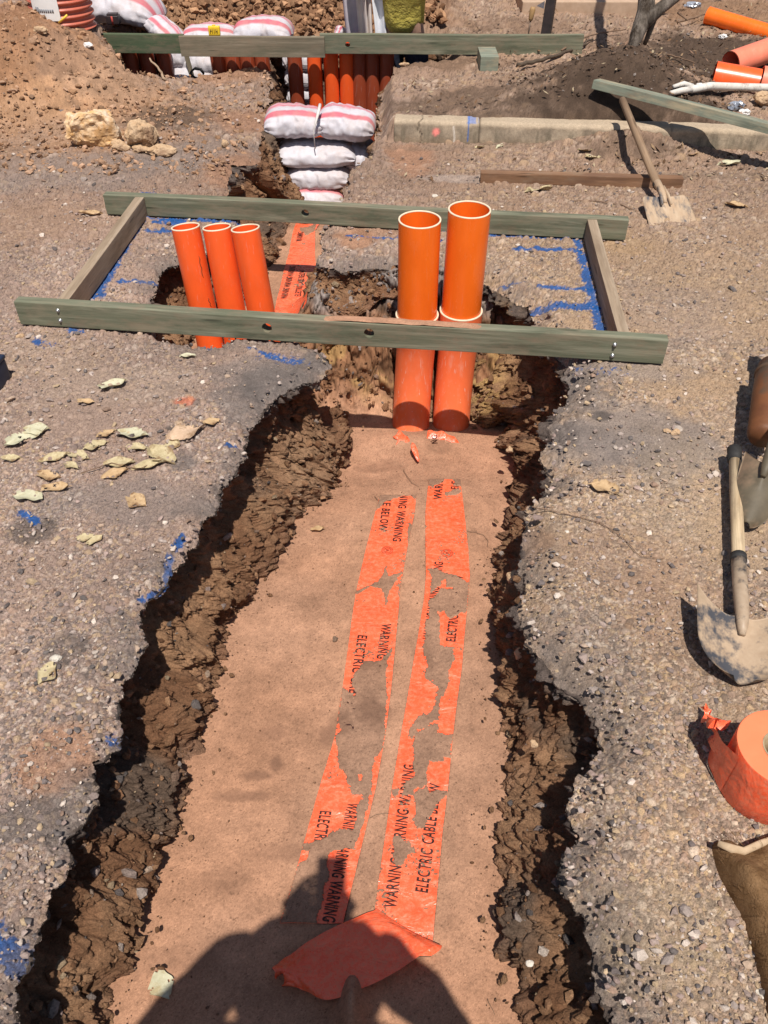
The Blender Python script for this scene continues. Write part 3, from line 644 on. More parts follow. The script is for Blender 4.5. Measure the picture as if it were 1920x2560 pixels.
# clods
i = rng.integers(0, n, 9500); j = (4 + rng.random(9500)**0.8*(m-10)).astype(int); P = WALLP[i, j]
kp = (P[:, 1] < 5.2); P = P[kp]; s_ = (0.0022 + 0.014*rng.random(len(P))**5).astype(np.float32)*(1 + 0.1*P[:, 1])
c_ = mix(EARTH, CLAY*1.1, rng.random((len(P), 1)))*(0.7+0.6*rng.random((len(P), 1))); g_ = rng.random(len(P)) < .22; c_[g_] = pal(rng.random(int(g_.sum())))
xx, yy = dens(17000, 4.3, 6.9); kp = ~inpoly(xx, yy, EDGE) & ((xx < -0.75) | ((xx > 0.7) & (yy > 4.95))); xx, yy = xx[kp], yy[kp]
P2 = np.stack([xx, yy, gz(xx, yy) + (fb2(xx*9, yy*9, 5, 93, .62)-.5)*0.07], 1); s2 = ((0.004 + 0.018*rng.random(len(xx))**5)*np.where(xx > 0, .62, 1.0)).astype(np.float32)
c2 = np.where((xx > 0)[:, None], SOIL*1.15 + rng.random((len(xx), 1))**6*.12, mix(CLAY*1.05, DUST*1.15, rng.random((len(xx), 1))))*(0.65+0.7*rng.random((len(xx), 1)))
kk = 1300; xr = rng.uniform(-.33, .5, kk).astype(np.float32); yr2 = rng.uniform(2.98, 3.42, kk).astype(np.float32)
kp = inpoly(xr, yr2, EDGE); xr, yr2 = xr[kp], yr2[kp]
P3 = np.stack([xr, yr2, zfl(xr, yr2) + (fb2(xr*16, yr2*16, 5, 104, .62)-.5)*0.11 + .008], 1); s3 = (0.0025 + 0.014*rng.random(len(xr))**4).astype(np.float32)
c3 = mix(GREYA*1.9, EARTH*1.4, sst(.35, .65, rng.random((len(xr), 1)) - (P3[:, 2:]+.15)*1.2))*(0.7+0.6*rng.random((len(xr), 1)))
xb = rng.uniform(-2.6, .45, 5000).astype(np.float32); yb = rng.uniform(6.95, 7.7, 5000).astype(np.float32)
P4 = np.stack([xb, yb, gz(xb, yb) + (fb2(xb*5, yb*5, 5, 94, .65)-.5)*.35 + (fb2(xb*9, yb*9, 5, 93, .62)-.5)*.07], 1); s4 = (0.010 + 0.03*rng.random(5000)**2.5).astype(np.float32)
c4 = mix(EARTH*1.0, CLAY*1.25, rng.random((5000, 1)))*(0.6+0.8*rng.random((5000, 1)))
xs5 = rng.uniform(-.5, .5, 900).astype(np.float32); ys5 = (0.5 + 2.3*rng.random(900)).astype(np.float32)
P5 = np.stack([xs5, ys5, zfl(xs5, ys5) + softf(xs5, ys5) + .001], 1); s5 = (0.0008 + 0.0032*rng.random(900)**5).astype(np.float32); c5 = mix(EARTH*.8, SAND*.8, rng.random((900, 1)))
i = rng.integers(0, n, 900); j = rng.integers(m-24, m-3, 900); P6 = WALLP[i, j] + np.concatenate([WALLN[i]*rng.uniform(0, .07, (900, 1)), np.zeros((900, 1))], 1); kp = P6[:, 1] < 3; P6 = P6[kp]; P6[:, 2] = np.maximum(P6[:, 2], zfl(P6[:, 0], P6[:, 1])+.003); s6 = (0.002 + 0.008*rng.random(len(P6))**4).astype(np.float32); c6 = mix(EARTH, CLAY, rng.random((len(P6), 1)))
scatter('soil_crumbs', np.concatenate([P, P3, P5, P6]), np.concatenate([s_, s3, s5, s6]), np.concatenate([c_, c3, c5, c6]), M_WALL, 0.8, 0.0, 0.4)
scatter('dirt_clods', np.concatenate([P2, P4]), np.concatenate([s2, s4]), np.concatenate([c2, c4]), M_STONE, 0.8, 0.0, 0.4)
# leaf litter on the dark soil and along the kerb foot
xx, yy = dens(5200, 4.2, 7.5); kp = ~inpoly(xx, yy, EDGE) & (xx > .1) & ((yy > 4.95) | (yy < 4.62)) & (fb2(xx*4, yy*4, 3, 171) > np.where(yy < 4.62, .50, .42)) & ((yy < 4.62) | (xx > .55) | (yy < 5.6)); xx, yy = xx[kp], yy[kp]; k = len(xx)
L = rng.uniform(.006, .022, k); a = rng.uniform(0, 6.28, k); tl_ = rng.normal(0, .35, (k, 2)); q = np.array([[-1, 0], [0, -.38], [1, 0], [0, .38]])
lx = q[None, :, 0]*L[:, None]; ly = q[None, :, 1]*L[:, None]; X_ = xx[:, None] + lx*np.cos(a)[:, None] - ly*np.sin(a)[:, None]; Y_ = yy[:, None] + lx*np.sin(a)[:, None] + ly*np.cos(a)[:, None]
Zl = (gz(xx, yy) + (fb2(xx*3, yy*3, 4, 91)-.5)*.018 + .02*(yy > 4.7) + .012)[:, None] + lx*tl_[:, :1] + ly*tl_[:, 1:]
LC = np.array([[.10,.055,.03],[.16,.09,.05],[.26,.17,.10],[.36,.28,.18],[.06,.035,.02],[.20,.12,.08]])[rng.integers(0, 6, k)]
tag(obj('leaf_litter', np_mesh('leaf_litter', np.stack([X_, Y_, Zl], -1).reshape(-1, 3), np.arange(k*4).reshape(-1, 4), np.repeat(LC, 4, 0)), M_STONE, smooth=False), kind='stuff')
# ------------------------------------------------------------------ timber
M_GREEN = m_wood('green_treated_pine', (.095,.105,.065), (.17,.172,.115), (.285,.27,.19), (.25,.205,.14))
M_GREEN2 = m_wood('pale_green_pine', (.17,.195,.15), (.235,.255,.195), (.33,.33,.24), (.42,.34,.22))
M_GREENDK = m_wood('dark_green_pine', (.05,.075,.04), (.085,.11,.06), (.13,.14,.085), (.14,.12,.08))
M_BROWNPINE = m_wood('weathered_pine', (.26,.185,.12), (.35,.26,.18), (.44,.34,.245), (.20,.14,.09))
M_STAKE = m_wood('brown_hardwood', (.17,.085,.045), (.25,.135,.075), (.33,.19,.115), (.15,.08,.05))
M_GREYPINE = m_wood('grey_brown_pine', (.15,.125,.085), (.22,.18,.125), (.30,.245,.175), (.13,.12,.08))
def board_mesh(L, h, t, holes=(), seed=0, warp=0.003):
    bm = bmesh.new(); add_box(bm, (L/2, t/2, h/2), (L, t, h), None, 0.003)
    es = [e for e in bm.edges if abs(e.verts[0].co.x - e.verts[1].co.x) > L*0.5]
    bmesh.ops.subdivide_edges(bm, edges=es, cuts=60)
    for v in bm.verts:
        q = v.co.x*2.2 + seed*3.1
        v.co.y += warp*math.sin(q); v.co.z += warp*0.5*math.sin(q*1.7+1)
    for f in list(bm.faces):
        pass
    me = bm_mesh(bm)
    if holes:
        o = bpy.data.objects.new('b_tmp', me); COL.objects.link(o); cs = []
        for (hx, hz, r) in holes:
            cb = bmesh.new(); ring = add_tube(cb, [(hx, -0.05, hz), (hx+0.004, t+0.05, hz)], r, 20); c = bpy.data.objects.new('c_tmp', bm_mesh(cb)); COL.objects.link(c); cs.append(c)
            md = o.modifiers.new('h', 'BOOLEAN'); md.object = c; md.operation = 'DIFFERENCE'; md.solver = 'EXACT'
        me = baked(o); bpy.data.objects.remove(o)
        for c in cs: bpy.data.objects.remove(c)
    return me
def place(o, loc, rot=(0, 0, 0)):
    l = Vector(loc); o.location = l - o.parent.location if o.parent else l; o.rotation_euler = rot; return o
def board(name, A, B, h, t, mat, parent=None, holes=(), seed=0, tilt=0.0, warp=0.003):
    A = Vector(A); B = Vector(B); d = B-A; L = d.length
    o = obj(name, board_mesh(L, h, t, holes, seed, warp), mat, parent, smooth=False)
    rz = math.atan2(d.y, d.x); ry = -math.asin(d.z/L)
    return place(o, A, (tilt, ry, rz))
fr = thing('timber_formwork', 'rectangular frame of green pine boards bolted around the orange conduits', 'frame', (-0.2, 3.1, 0))
A, B = Vector((-1.392, 2.79, .012)), Vector((1.0, 2.512, .010)); T_F = 0.045
Lf = (B-A).length
board('long_board', A, B, .095, T_F, M_GREEN, fr, [(0.965, .052, .019), (1.345, .055, .019)], 1)['label'] = 'front board with two drilled holes and sand on top'
A2, B2 = Vector((-1.313, 3.807, .012)), Vector((1.081, 3.522, .012))
board('long_board', A2, B2, .092, .045, M_GREEN, fr, [(0.955, .05, .018)], 2)['label'] = 'back board with one drilled hole'
def cross(p0, p1, seed):
    # butt against the inner faces of the long boards
    return board('cross_board', p0, p1, .090, .042, M_BROWNPINE, fr, (), seed)
def sand_strip(x0, x1):
    nx2, ny2 = 150, 12; X2, Y2 = np.meshgrid(np.linspace(x0, x1, nx2), np.linspace(.0035, T_F-.0035, ny2)); xr_ = X2.ravel().astype(np.float32); yr_ = Y2.ravel().astype(np.float32)
    e = np.minimum(1, np.minimum(xr_-x0, x1-xr_)/.12); zz_ = .0945 + (.0065*fb2(xr_*20, yr_*60, 4, 801) + .002)*e - .0045*(1-e) - .003*np.abs(yr_/T_F*2-1)**3 + .0015*np.sin(xr_*2.2)*0
    c_ = SAND*(.85+.3*vn2(xr_*400, yr_*400, 802))[:, None]
    o = obj('spilled_sand', np_mesh('spilled_sand', np.stack([xr_, yr_ + .003*np.sin(xr_*2.2+3.1), zz_], 1), grid_faces(ny2, nx2), c_), M_SAND, fr); d = B-A
    place(o, A, (0, -math.asin(d.z/d.length), math.atan2(d.y, d.x))); o['label'] = 'pinkish sand spilled along the front board top'; o['kind'] = 'stuff'
sand_strip(1.13, 1.82)
nrm = Vector((-(B-A).y, (B-A).x, 0)).normalized()
def on_line(P, Q, x): t = (x-P.x)/(Q.x-P.x); return P.lerp(Q, t)
p0 = on_line(A, B, -1.20) + nrm*(T_F+.003); p1 = on_line(A2, B2, -1.116) - nrm*.003
cross(p0, p1, 3)['label'] = 'left cross board'
p0 = on_line(A, B, 0.872) + nrm*(T_F+.003); p1 = on_line(A2, B2, 0.945) - nrm*.003
cross(p0, p1, 4)['label'] = 'right cross board'
M_ZINC = m_mottle('zinc', (.45,.46,.47), (.62,.63,.64), 90, 0.35, 0.1, 0.001, 0.5, metal=0.9)
def bolt_mesh():
    bm = bmesh.new(); add_lathe(bm, [(0, .008), (.004, .008), (.0052, .005), (.0052, .002), (.008, .002), (.008, 0), (.0, 0)], 12); return bm_mesh(bm)
BM = bolt_mesh()
dF = (B-A).normalized(); rzF = math.atan2(dF.y, dF.x)
for px, py in ((145,776),(151,801),(1537,862),(1531,889)):
    d = ray(px, py); nn = -nrm; t = (A - Vector((0, 0, CAM_H))).dot(nn)/Vector(d).dot(nn); p = Vector((0, 0, CAM_H)) + Vector(d)*t
    o = obj('bolt', BM, M_ZINC, fr); place(o, p, (PI/2, 0, rzF))

# the far shoring boards across the deep pit
def far_board(name, pa, pb, h, t, mat, label, y0, z0, seed):
    a = aty(*pa, y0); b = aty(*pb, y0); o = board(name, (a.x, y0, z0), (b.x, y0-0.02, z0), h, t, mat, None, [(0.06, h*.5, .016)] if seed == 11 else ([(.185, h*.48, .017)] if seed == 13 else ()), seed)
    return tag(o, label, 'board', 'boards braced across the far pit')
far_board('shoring_board', (212,98), (462,110), .113, .04, M_GREENDK, 'dark green board resting on the dirt mound, left end of the far line of boards', 6.20, .113, 11)
far_board('shoring_board', (449,112), (812,120), .122, .035, M_GREYPINE, 'grey brown middle board lapped over two green boards across the far pit', 6.16, .098, 12)
far_board('shoring_board', (800,112), (1456,112), .118, .04, M_GREEN, 'long green board with one drilled hole, right end of the far line of boards', 6.20, .105, 13)
# offcut block, brown stake, leaning board
p = atg(1222, 180); o = board('timber_block', (p.x-.058, p.y, p.z-.006), (p.x+.058, p.y, p.z-.006), .095, .24, M_GREEN2, None, (), 5, warp=0)
tag(o, 'short green timber offcut lying on the dirt before the far board', 'block')
o = board('timber_stake', (.49, 4.20, .004), (1.50, 4.13, .004), .05, .05, M_STAKE, None, (), 6); tag(o, 'square brown timber stake lying on gravel beneath the shovel handle', 'stake')
a = aty(1478, 222, 4.92); b = aty(1920, 335, 4.35); e = a + (b-a)*1.45
o = board('leaning_board', a, e, .045, .09, M_GREEN2, None, (), 7, tilt=math.radians(-8)); tag(o, 'pale green board propped at a slant over the kerb and soil heap', 'board')

# ------------------------------------------------------------------ conduits
M_ORANGE = m_plastic('orange_plastic', (.90,.112,.022), .30, (.50,.26,.15), .14)
M_ORANGE2 = m_plastic('bright_orange_plastic', (.98,.160,.014), .25, (.55,.3,.2), .08)
M_REDOR = m_plastic('dusty_red_orange_plastic', (.84,.16,.055), .38, (.72,.42,.33), .5)
M_SHADEOR = m_plastic('shaded_orange_plastic', (.30,.055,.022), .4, (.3,.15,.1), .3)  # orange conduit with the pit's shade put into its base colour
M_PINKOR = m_plastic('faded_pink_plastic', (.80,.22,.13), .45, (.7,.4,.3), .3)
M_RIM = m_mottle('cut_pipe_edge', (.70,.55,.38), (.82,.70,.52), 60, 0.6)
def pipe(P, r, mat, wall=0.0045, seg=40, parent=None, name='pipe', rim=True):
    P = [Vector(p) for p in P]; bm = bmesh.new()
    add_tube(bm, P, r, seg, False)
    inner = [P[0], P[0] + (P[1]-P[0])*1.0] if len(P) == 2 else P
    add_tube(bm, inner[::-1], r-wall, seg, False)
    o = obj(name, bm_mesh(bm, recalc=False), mat, parent)
    if rim:
        n = (P[0]-P[1]).normalized(); b2 = bmesh.new()
        R = [r+.0002, r+.0006, r-wall*.5, r-wall-.0006, r-wall-.0004]; H = [-.003, .0006, .0014, .0006, -.003]
        q = n.to_track_quat('Z', 'Y').to_matrix().to_4x4(); add_lathe(b2, list(zip(R, H)), seg)
        bmesh.ops.transform(b2, matrix=Matrix.Translation(P[0]) @ q, verts=b2.verts[:])
        obj('rim', bm_mesh(b2), M_RIM, o)
    return o
LIGHTS = [(463.5,566,3.16,506,766,3.11,'left one of the three slim orange conduits, with dark scratches down its side'),
          (541.6,567,3.15,580,775,3.095,'middle one of the three slim orange conduits, rising from the left hole'),
          (613,570,3.12,653,780,3.07,'right one of the three slim orange conduits, nearest the far warning tape')]
for i, (a0, a1, ya, b0, b1, yb, lab) in enumerate(LIGHTS):
    ta = aty(a0, a1, ya); tb = aty(b0, b1, yb); e = tb + (tb-ta)*1.35; root = thing('slim_conduit', lab, 'conduit', (e.x, e.y, e.z), group='three slim orange conduits')
    o = pipe([ta-e, ta.lerp(e, .5)-e, (0, 0, 0)], .0565, M_ORANGE, .0045, 40, root)
M_SCR = m_mottle('scratch', (.10,.03,.015), (.18,.05,.02), 60)
# scratches on the left conduit: thin gouges standing 0.3 mm proud
sl = [o for o in COL.objects if o.name == 'slim_conduit'][0]
ta = aty(463.5, 566, 3.16); tb = aty(506, 766, 3.11)
for (qx0, qy0, qx1, qy1) in ((497,640,508,695),(520,745,528,768)):
    pts = []
    for k in range(8):
        t = k/7; d = Vector(ray(qx0+(qx1-qx0)*t+1.2*math.sin(k*2), qy0+(qy1-qy0)*t)); o_ = Vector((0, 0, CAM_H)); ax = (tb-ta).normalized(); w0 = o_-ta
        dd = d - ax*d.dot(ax); ww = w0 - ax*w0.dot(ax); a_ = dd.dot(dd); b_ = 2*dd.dot(ww); c_ = ww.dot(ww)-.0567**2; disc = b_*b_-4*a_*c_
        if disc > 0: pts.append(o_ + d*((-b_-math.sqrt(disc))/(2*a_)))
    if len(pts) > 2: obj('scratch', tube([p-sl.location for p in pts], [.0006]+[.0016]*(len(pts)-2)+[.0004], 6), M_SCR, sl)

BIG = [(1049.5,548,1042.7,787,1026,1082,3.00,'left wide orange conduit standing in a dusty socket pipe'),
       (1174,523,1152.7,776,1125,1098,3.02,'right wide orange conduit, the taller of the two in the pit')]
for i, (a0, a1, b0, b1, c0, c1, yy_, lab) in enumerate(BIG):
    top = aty(a0, a1, yy_); bel = aty(b0, b1, yy_); bas = aty(c0, c1, 2.90)
    root = thing('wide_conduit', lab, 'conduit', (bas.x, bas.y, bas.z), group='two wide orange conduits')
    b = root.location.copy(); up = (top-bel).normalized()
    pipe([top-b, (top.lerp(bel, .5))-b, bel-b, bel-up*.06-b], .0805, M_ORANGE2, .0052, 56, root, 'upper_pipe')
    P = [bel+up*.004, bel-up*.035, bel-up*.11]
    lp = bel.lerp(bas, .0)
    path = [bel+up*.003, bel-up*.03, bel-up*.10, bel-up*.125]
    c1_ = bel - up*.13
    for k in range(1, 13):
        t = k/12; q = c1_.lerp(bas, t); q.y += 0.035*math.sin(t*PI)*0.9; path.append(q)
    path.append(bas + Vector((-.006, -.09, -.10)))
    R = [.0875, .0880, .0875, .0825] + [.0815]*13
    bm = bmesh.new(); add_tube(bm, [q-b for q in path], R, 56, False); add_tube(bm, [path[2]-b, path[0]-b], .0815, 56, False)
    lo = obj('socket_pipe', bm_mesh(bm, recalc=False), M_REDOR if i == 0 else M_PLR if False else M_REDOR, root); lo['label'] = 'dusty red orange lower pipe with a flared socket'
    b2 = bmesh.new(); q = up.to_track_quat('Z', 'Y').to_matrix().to_4x4(); add_lathe(b2, [(.0880, -.004), (.0885, .001), (.085, .0022), (.0815, .001), (.081, -.004)], 56)
    bmesh.ops.transform(b2, matrix=Matrix.Translation(path[0]-b) @ q, verts=b2.verts[:]); obj('rim', bm_mesh(b2), M_RIM, lo)

# conduits standing in the deep pit behind the boards
PITP = [(327,'d'),(368,'d'),(411,'d'),(545,'d'),(582,'d'),(619,'d'),(656,'d'),(737,'d'),(786,'o'),(827,'o'),(866,'o'),(898,'d'),(931,'d'),(967,'d')]  # d: colour darkened to stand for shade, o: plain orange
names = {327:'leftmost of the row of conduits behind the far boards',368:'second conduit from the left behind the far boards',411:'conduit left of the white pvc pipe behind the far boards',545:'conduit right of the white pvc pipe behind the far boards',
 582:'second conduit right of the white pvc pipe behind the far boards',619:'third conduit right of the white pvc pipe behind the far boards',656:'conduit half hidden by the dirt corner behind the grey board',737:'dark conduit left of the three sunlit ones in the far pit',
 786:'left of the three sunlit orange conduits above the sandbag stack',827:'middle of the three sunlit orange conduits, with a moulded ridge',866:'right of the three sunlit orange conduits above the sandbag stack',
 898:'shade-darkened conduit just right of the three orange ones in the far pit',931:'middle of the three shade-darkened conduits below the long green board',967:'rightmost shade-darkened conduit in the far pit beside the dirt bank'}
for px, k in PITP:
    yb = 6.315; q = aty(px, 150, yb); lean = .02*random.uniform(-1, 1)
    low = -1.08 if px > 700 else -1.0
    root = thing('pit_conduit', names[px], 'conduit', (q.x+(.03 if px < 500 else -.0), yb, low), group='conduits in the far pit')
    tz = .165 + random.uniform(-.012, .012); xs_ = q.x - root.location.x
    pipe([(xs_ + lean*.3, 0, tz-low), (xs_, 0, -low), (xs_*0.3, -.02, 0)], .0515, M_ORANGE if k == 'o' else M_SHADEOR, .004, 28, root)

# loose conduits at the right
def loose(pa, pb, za, zb, ya, yb, r, mat, lab, cat='pipe', flare=None):
    a = aty(*pa, ya); b = aty(*pb, yb); d = b-a; root = thing('loose_pipe', lab, cat, (a.x, a.y, a.z-r), group='loose orange pipes on the soil')
    P = [a-root.location, a-root.location+d*.15, a-root.location+d*.152, b-root.location] if flare else [a-root.location, b-root.location]
    bm = bmesh.new(); R = [r*1.14, r*1.14, r, r] if flare else [r, r]
    add_tube(bm, P, R, 32, False); add_tube(bm, P[::-1], [x_-.005 for x_ in R[::-1]], 32, False)
    obj('pipe', bm_mesh(bm, recalc=False), mat, root)
    return root
loose((1768,38), (1990,104), .3, .3, 7.0, 6.6, .058, M_ORANGE2, 'long bright orange pipe lying across the back right corner')
loose((1826,160), (2000,98), .1, .1, 5.8, 6.1, .075, M_PINKOR, 'faded orange pipe lying behind the short flared pieces')
loose((1782,192), (1893,212), .1, .1, 5.62, 5.54, .088, M_ORANGE, 'short orange pipe offcut with its dark open end facing left')
loose((1899,203), (2010,220), .1, .1, 5.52, 5.45, .086, M_PINKOR, 'faded pink orange socket end at the right edge')
p = atg(1470, 20)
for px, lab in ((1420,'left of two faded pink pipe bends at the top edge'),(1520,'right of two faded pink pipe bends at the top edge')):
    q = atg(px, 22); root = thing('pipe_bend', lab, 'pipe', (q.x, q.y, q.z), group='faded pink pipe bends')
    bm = bmesh.new(); P = [(-.16, .03, .055), (-.08, .0, .057), (.0, -.01, .06), (.09, .01, .06), (.15, .09, .06), (.17, .22, .06)]
    add_tube(bm, P, [.062, .062, .055, .055, .062, .062], 24, False); add_tube(bm, P[::-1], .05, 24, False); obj('pipe', bm_mesh(bm, recalc=False), M_PINKOR, root)

# ------------------------------------------------------------------ warning tapes
def m_tape():
    t = NT('warning_tape'); c = t.ramp(t.noise(14, 4, 0.6), [(0.3, (.90,.105,.035)), (0.7, (.97,.150,.060))])
    d = t.ramp(t.noise(75, 6, 0.75), [(0.46, 0.0), (0.68, 0.55)]); c = t.mix(d, c, (.62,.28,.16))
    n = t.bump(t.noise(9, 5, 0.55, t.coord((1, 1.9, 1)), 1.2), 0.6, 0.016, t.bump(t.noise(46, 4, 0.6), 0.22, 0.004))
    t.b.inputs['Sheen Weight'].default_value = 0.0
    return t.done(c, t.ramp(d, [(0, .27), (.4, .7)]), n, 0.6)
M_TAPE = m_tape(); M_INK = m_mottle('black_ink', (.03,.012,.01), (.07,.025,.018), 160, 0.6)
M_INKF = m_mottle('faded_red_ink', (.30,.035,.015), (.42,.05,.02), 160, 0.6)
def tz(x, y): return zfl(x, y) + softf(x, y)*0.35
def tape_wr(x, y): return 0.0018 + 0.0040*(fb2(x*18, y*14, 3, 201)) + 0.0016*np.sin(y*95 + x*40 + 4*fb2(x*7, y*7, 2, 202))
def tape_surf(x, y): return tz(x, y) + tape_wr(x, y)
def tape_ribbon(rows, sub=10, nc=18):
    L = np.array([atf(r[1], r[0])[:2] for r in rows]); Rr = np.array([atf(r[2], r[0])[:2] for r in rows])
    t = np.linspace(0, len(rows)-1, (len(rows)-1)*sub+1); k = np.arange(len(rows))
    Li = np.stack([np.interp(t, k, L[:, c]) for c in (0, 1)], 1); Ri = np.stack([np.interp(t, k, Rr[:, c]) for c in (0, 1)], 1)
    w = np.linspace(0, 1, nc)[None, :, None]; G = Li[:, None]*(1-w) + Ri[:, None]*w
    x = G[..., 0].ravel().astype(np.float32); y = G[..., 1].ravel().astype(np.float32); e = np.abs(np.tile(np.linspace(-1, 1, nc), len(t)))
    z = tape_surf(x, y) + 0.0022*np.maximum(0, e-.8)*5*(fb2(x*9, y*9, 2, 203)-.35)
    return np_mesh('tape', np.stack([x, y, z], 1), grid_faces(len(t), nc)[:, ::-1])
FONT_CACHE = {}
def text_mesh(s):
    if s not in FONT_CACHE:
        c = bpy.data.curves.new('txt', 'FONT'); c.body = s; c.offset = .022; c.size = 1.0; c.space_character = 1.12; c.resolution_u = 3
        o = bpy.data.objects.new('txt', c); COL.objects.link(o); me = baked(o); bpy.data.objects.remove(o)
        bm = bmesh.new(); bm.from_mesh(me); bmesh.ops.triangulate(bm, faces=bm.faces[:]); bmesh.ops.subdivide_edges(bm, edges=bm.edges[:], cuts=1)
        FONT_CACHE[s] = (np.array([v.co[:] for v in bm.verts]), [[v.index for v in f.verts] for f in bm.faces]); bm.free()
    return FONT_CACHE[s]
def lettering(items, parent, rows, name='lettering', mat=None, surf=tape_surf, fl=atf):
    poly = ribbon_mask(rows)
    for s, pa, pb, h in items:
        V0, F0 = text_mesh(s); a = fl(*pa); b = fl(*pb); d = np.array([b.x-a.x, b.y-a.y]); L = np.linalg.norm(d); d /= L; nrm_ = np.array([-d[1], d[0]])
        w = V0[:, 0].max() - V0[:, 0].min(); hh = 0.70
        q = np.array([a.x, a.y])[None] + d[None]*((V0[:, :1]-V0[:, 0].min())/w*L) + nrm_[None]*((V0[:, 1:2]/hh - .5)*h)
        x = q[:, 0].astype(np.float32); y = q[:, 1].astype(np.float32); ok = inpoly(x, y, poly); F1 = [f for f in F0 if all(ok[i] for i in f)]
        V1, F2 = compact(np.stack([x, y, surf(x, y) + .0012], 1), np.array(F1)); obj(name, np_mesh(name, V1, F2), mat or M_INK, parent, smooth=False)
def ring_logo(p, r, parent):
    bm = bmesh.new()
    for r0, r1 in ((r, r*.9), (r*.62, r*.52)):
        va = []
        for k in range(28):
            c, s = math.cos(2*PI*k/28), math.sin(2*PI*k/28); va.append((bm.verts.new((c*r0, s*r0, 0)), bm.verts.new((c*r1, s*r1, 0))))
        for k in range(28): a_, b_ = va[k], va[(k+1) % 28]; bm.faces.new((a_[0], b_[0], b_[1], a_[1]))
    for k in range(22):                                     # small lettering round the rim
        a_ = 2*PI*k/22; c = Vector((math.cos(a_), math.sin(a_), 0))*r*.76; add = bmesh.ops.create_grid(bm, x_segments=1, y_segments=1, size=r*.055); bmesh.ops.translate(bm, verts=add['verts'], vec=c)
    V0, F0 = text_mesh('A'); cx = (V0[:, 0].max()+V0[:, 0].min())/2
    vs = [bm.verts.new(((y_-.35)*r*1.0, -(x_-cx)*r*1.0, 0)) for x_, y_, _ in V0]
    for f in F0: bm.faces.new([vs[i] for i in f])
    bmesh.ops.subdivide_edges(bm, edges=[e for e in bm.edges if e.calc_length() > .008], cuts=1)
    me = bm_mesh(bm, recalc=False); co = np.array([v.co[:] for v in me.vertices]); x = (co[:, 0]+p.x).astype(np.float32); y = (co[:, 1]+p.y).astype(np.float32)
    me.vertices.foreach_set('co', np.stack([x, y, tape_surf(x, y)+.0012], 1).astype(np.float32).ravel()); me.update()
    return obj('round_logo', me, M_INKF, parent, smooth=False)
def ribbon_thing(rows, lab, group='orange warning tapes in the trench'):
    o = obj('warning_tape', tape_ribbon(rows), M_TAPE); return tag(o, lab, 'warning tape', group)
tl = ribbon_thing(TL, 'left orange warning tape on the trench sand, half buried, reaching under the fold')
H1 = .030
lettering([('WARNING WARNING WARNING', (1027,1150), (992,1356), H1), ('ELECTRIC CABLE BELOW', (983,1165), (957,1329), H1),
           ('WARNING WARNING WARNING', (967,1562), (921,1865), H1), ('ELECTRIC CABLE BELOW', (907,1590), (866,1860), H1),
           ('WARNING WARNING WARNING', (884,2010), (822,2306), H1), ('ELECTRIC CABLE BELOW', (815,2030), (765,2280), H1)], tl, TL)
ring_logo(atf(968.5, 1378), .021, tl)
tr = ribbon_thing(TR, 'right orange warning tape on the trench sand with its near end folded over')
lettering([('WARNING WARNING WARNING', (974,2272), (1023,1915), H1), ('ELECTRIC CABLE BELOW', (1053,2233), (1088,1962), H1),
           ('WARNING WARNING WARNING', (1068,1600), (1097,1408), H1), ('ELECTRIC CABLE BELOW', (1126,1606), (1147,1440), H1),
           ('WARNING', (1093,1250), (1101,1180), H1), ('ELECTRIC', (1136,1225), (1142,1170), H1)], tr, TR)
ring_logo(atf(1117.5, 1385), .022, tr)
tf = ribbon_thing(TF, 'short orange warning tape on the far trench floor behind the slim conduits')
lettering([('WARNING WARNING WARNING', (709,748), (732,668), H1), ('ELECTRIC CABLE BELOW', (744,741), (757,678), H1), ('WARNING', (747,606), (752,582), H1)], tf, TF)
# folded near end of the right tape: rolls over and lies back across the sand
A_, B_, C_, D_ = atf(938, 2281), atf(1077, 2391), atf(800, 2512), atf(700, 2400)
def cr(P, t):
    n_ = len(P)-1; i = min(int(t*n_), n_-1); f = t*n_-i; a, b, c, d_ = P[max(i-1, 0)], P[i], P[i+1], P[min(i+2, n_)]
    return .5*((2*b) + (c-a)*f + (2*a-5*b+4*c-d_)*f*f + (3*b-a-3*c+d_)*f**3)
TOPC = [atf(*p) for p in z3([(990,1075),(720,1195),(450,1330),(300,1425),(215,1480),(145,1590)])]; BOTC = [atf(*p) for p in z3([(1445,1440),(1170,1610),(930,1725),(610,1835),(410,1740),(275,1700)])]
nu, nv = 60, 22; V = []
ax = ((D_-A_)+(C_-B_)).normalized(); ax = Vector((ax.x, ax.y, 0)).normalized(); out = -ax
for i in range(nu):
    a = i/(nu-1)
    for j in range(nv):
        b = j/(nv-1); edge = A_.lerp(B_, b); far_ = D_.lerp(C_, b)
        rr = .007 + .020*b**2
        if a < .14:                                           # the roll of the fold
            th_ = -PI/2 + a/.14*PI
            p = edge + out*(rr*math.cos(th_)); dz = rr + rr*math.sin(th_)
            p = Vector((p.x, p.y, float(tz(np.float32([p.x]), np.float32([p.y]))[0]) + .004 + dz))
        else:
            s = (a-.14)/.86; p = cr(TOPC, s).lerp(cr(BOTC, s), b); hgt = 2*rr*(1-s)**1.5 + .010*math.sin(s*PI) + .006*math.sin(s*8+b*2.5) + .014*math.sin(b*PI)*(1-abs(s-.5))
            if s > .8: # crumpled end
                k = (s-.8)/.2; p = p + Vector((.006*math.sin(b*14), .008*math.sin(b*11+s*9), 0))*k; hgt += .028*k*abs(math.sin(b*7+s*11)) 
            p = Vector((p.x, p.y, float(tz(np.float32([p.x]), np.float32([p.y]))[0]) + .006 + max(0, hgt)))
        V.append(p[:])
V = np.array(V); V[:, 2] += (fb2(V[:, 0]*25, V[:, 1]*25, 3, 211)-.5)*.008
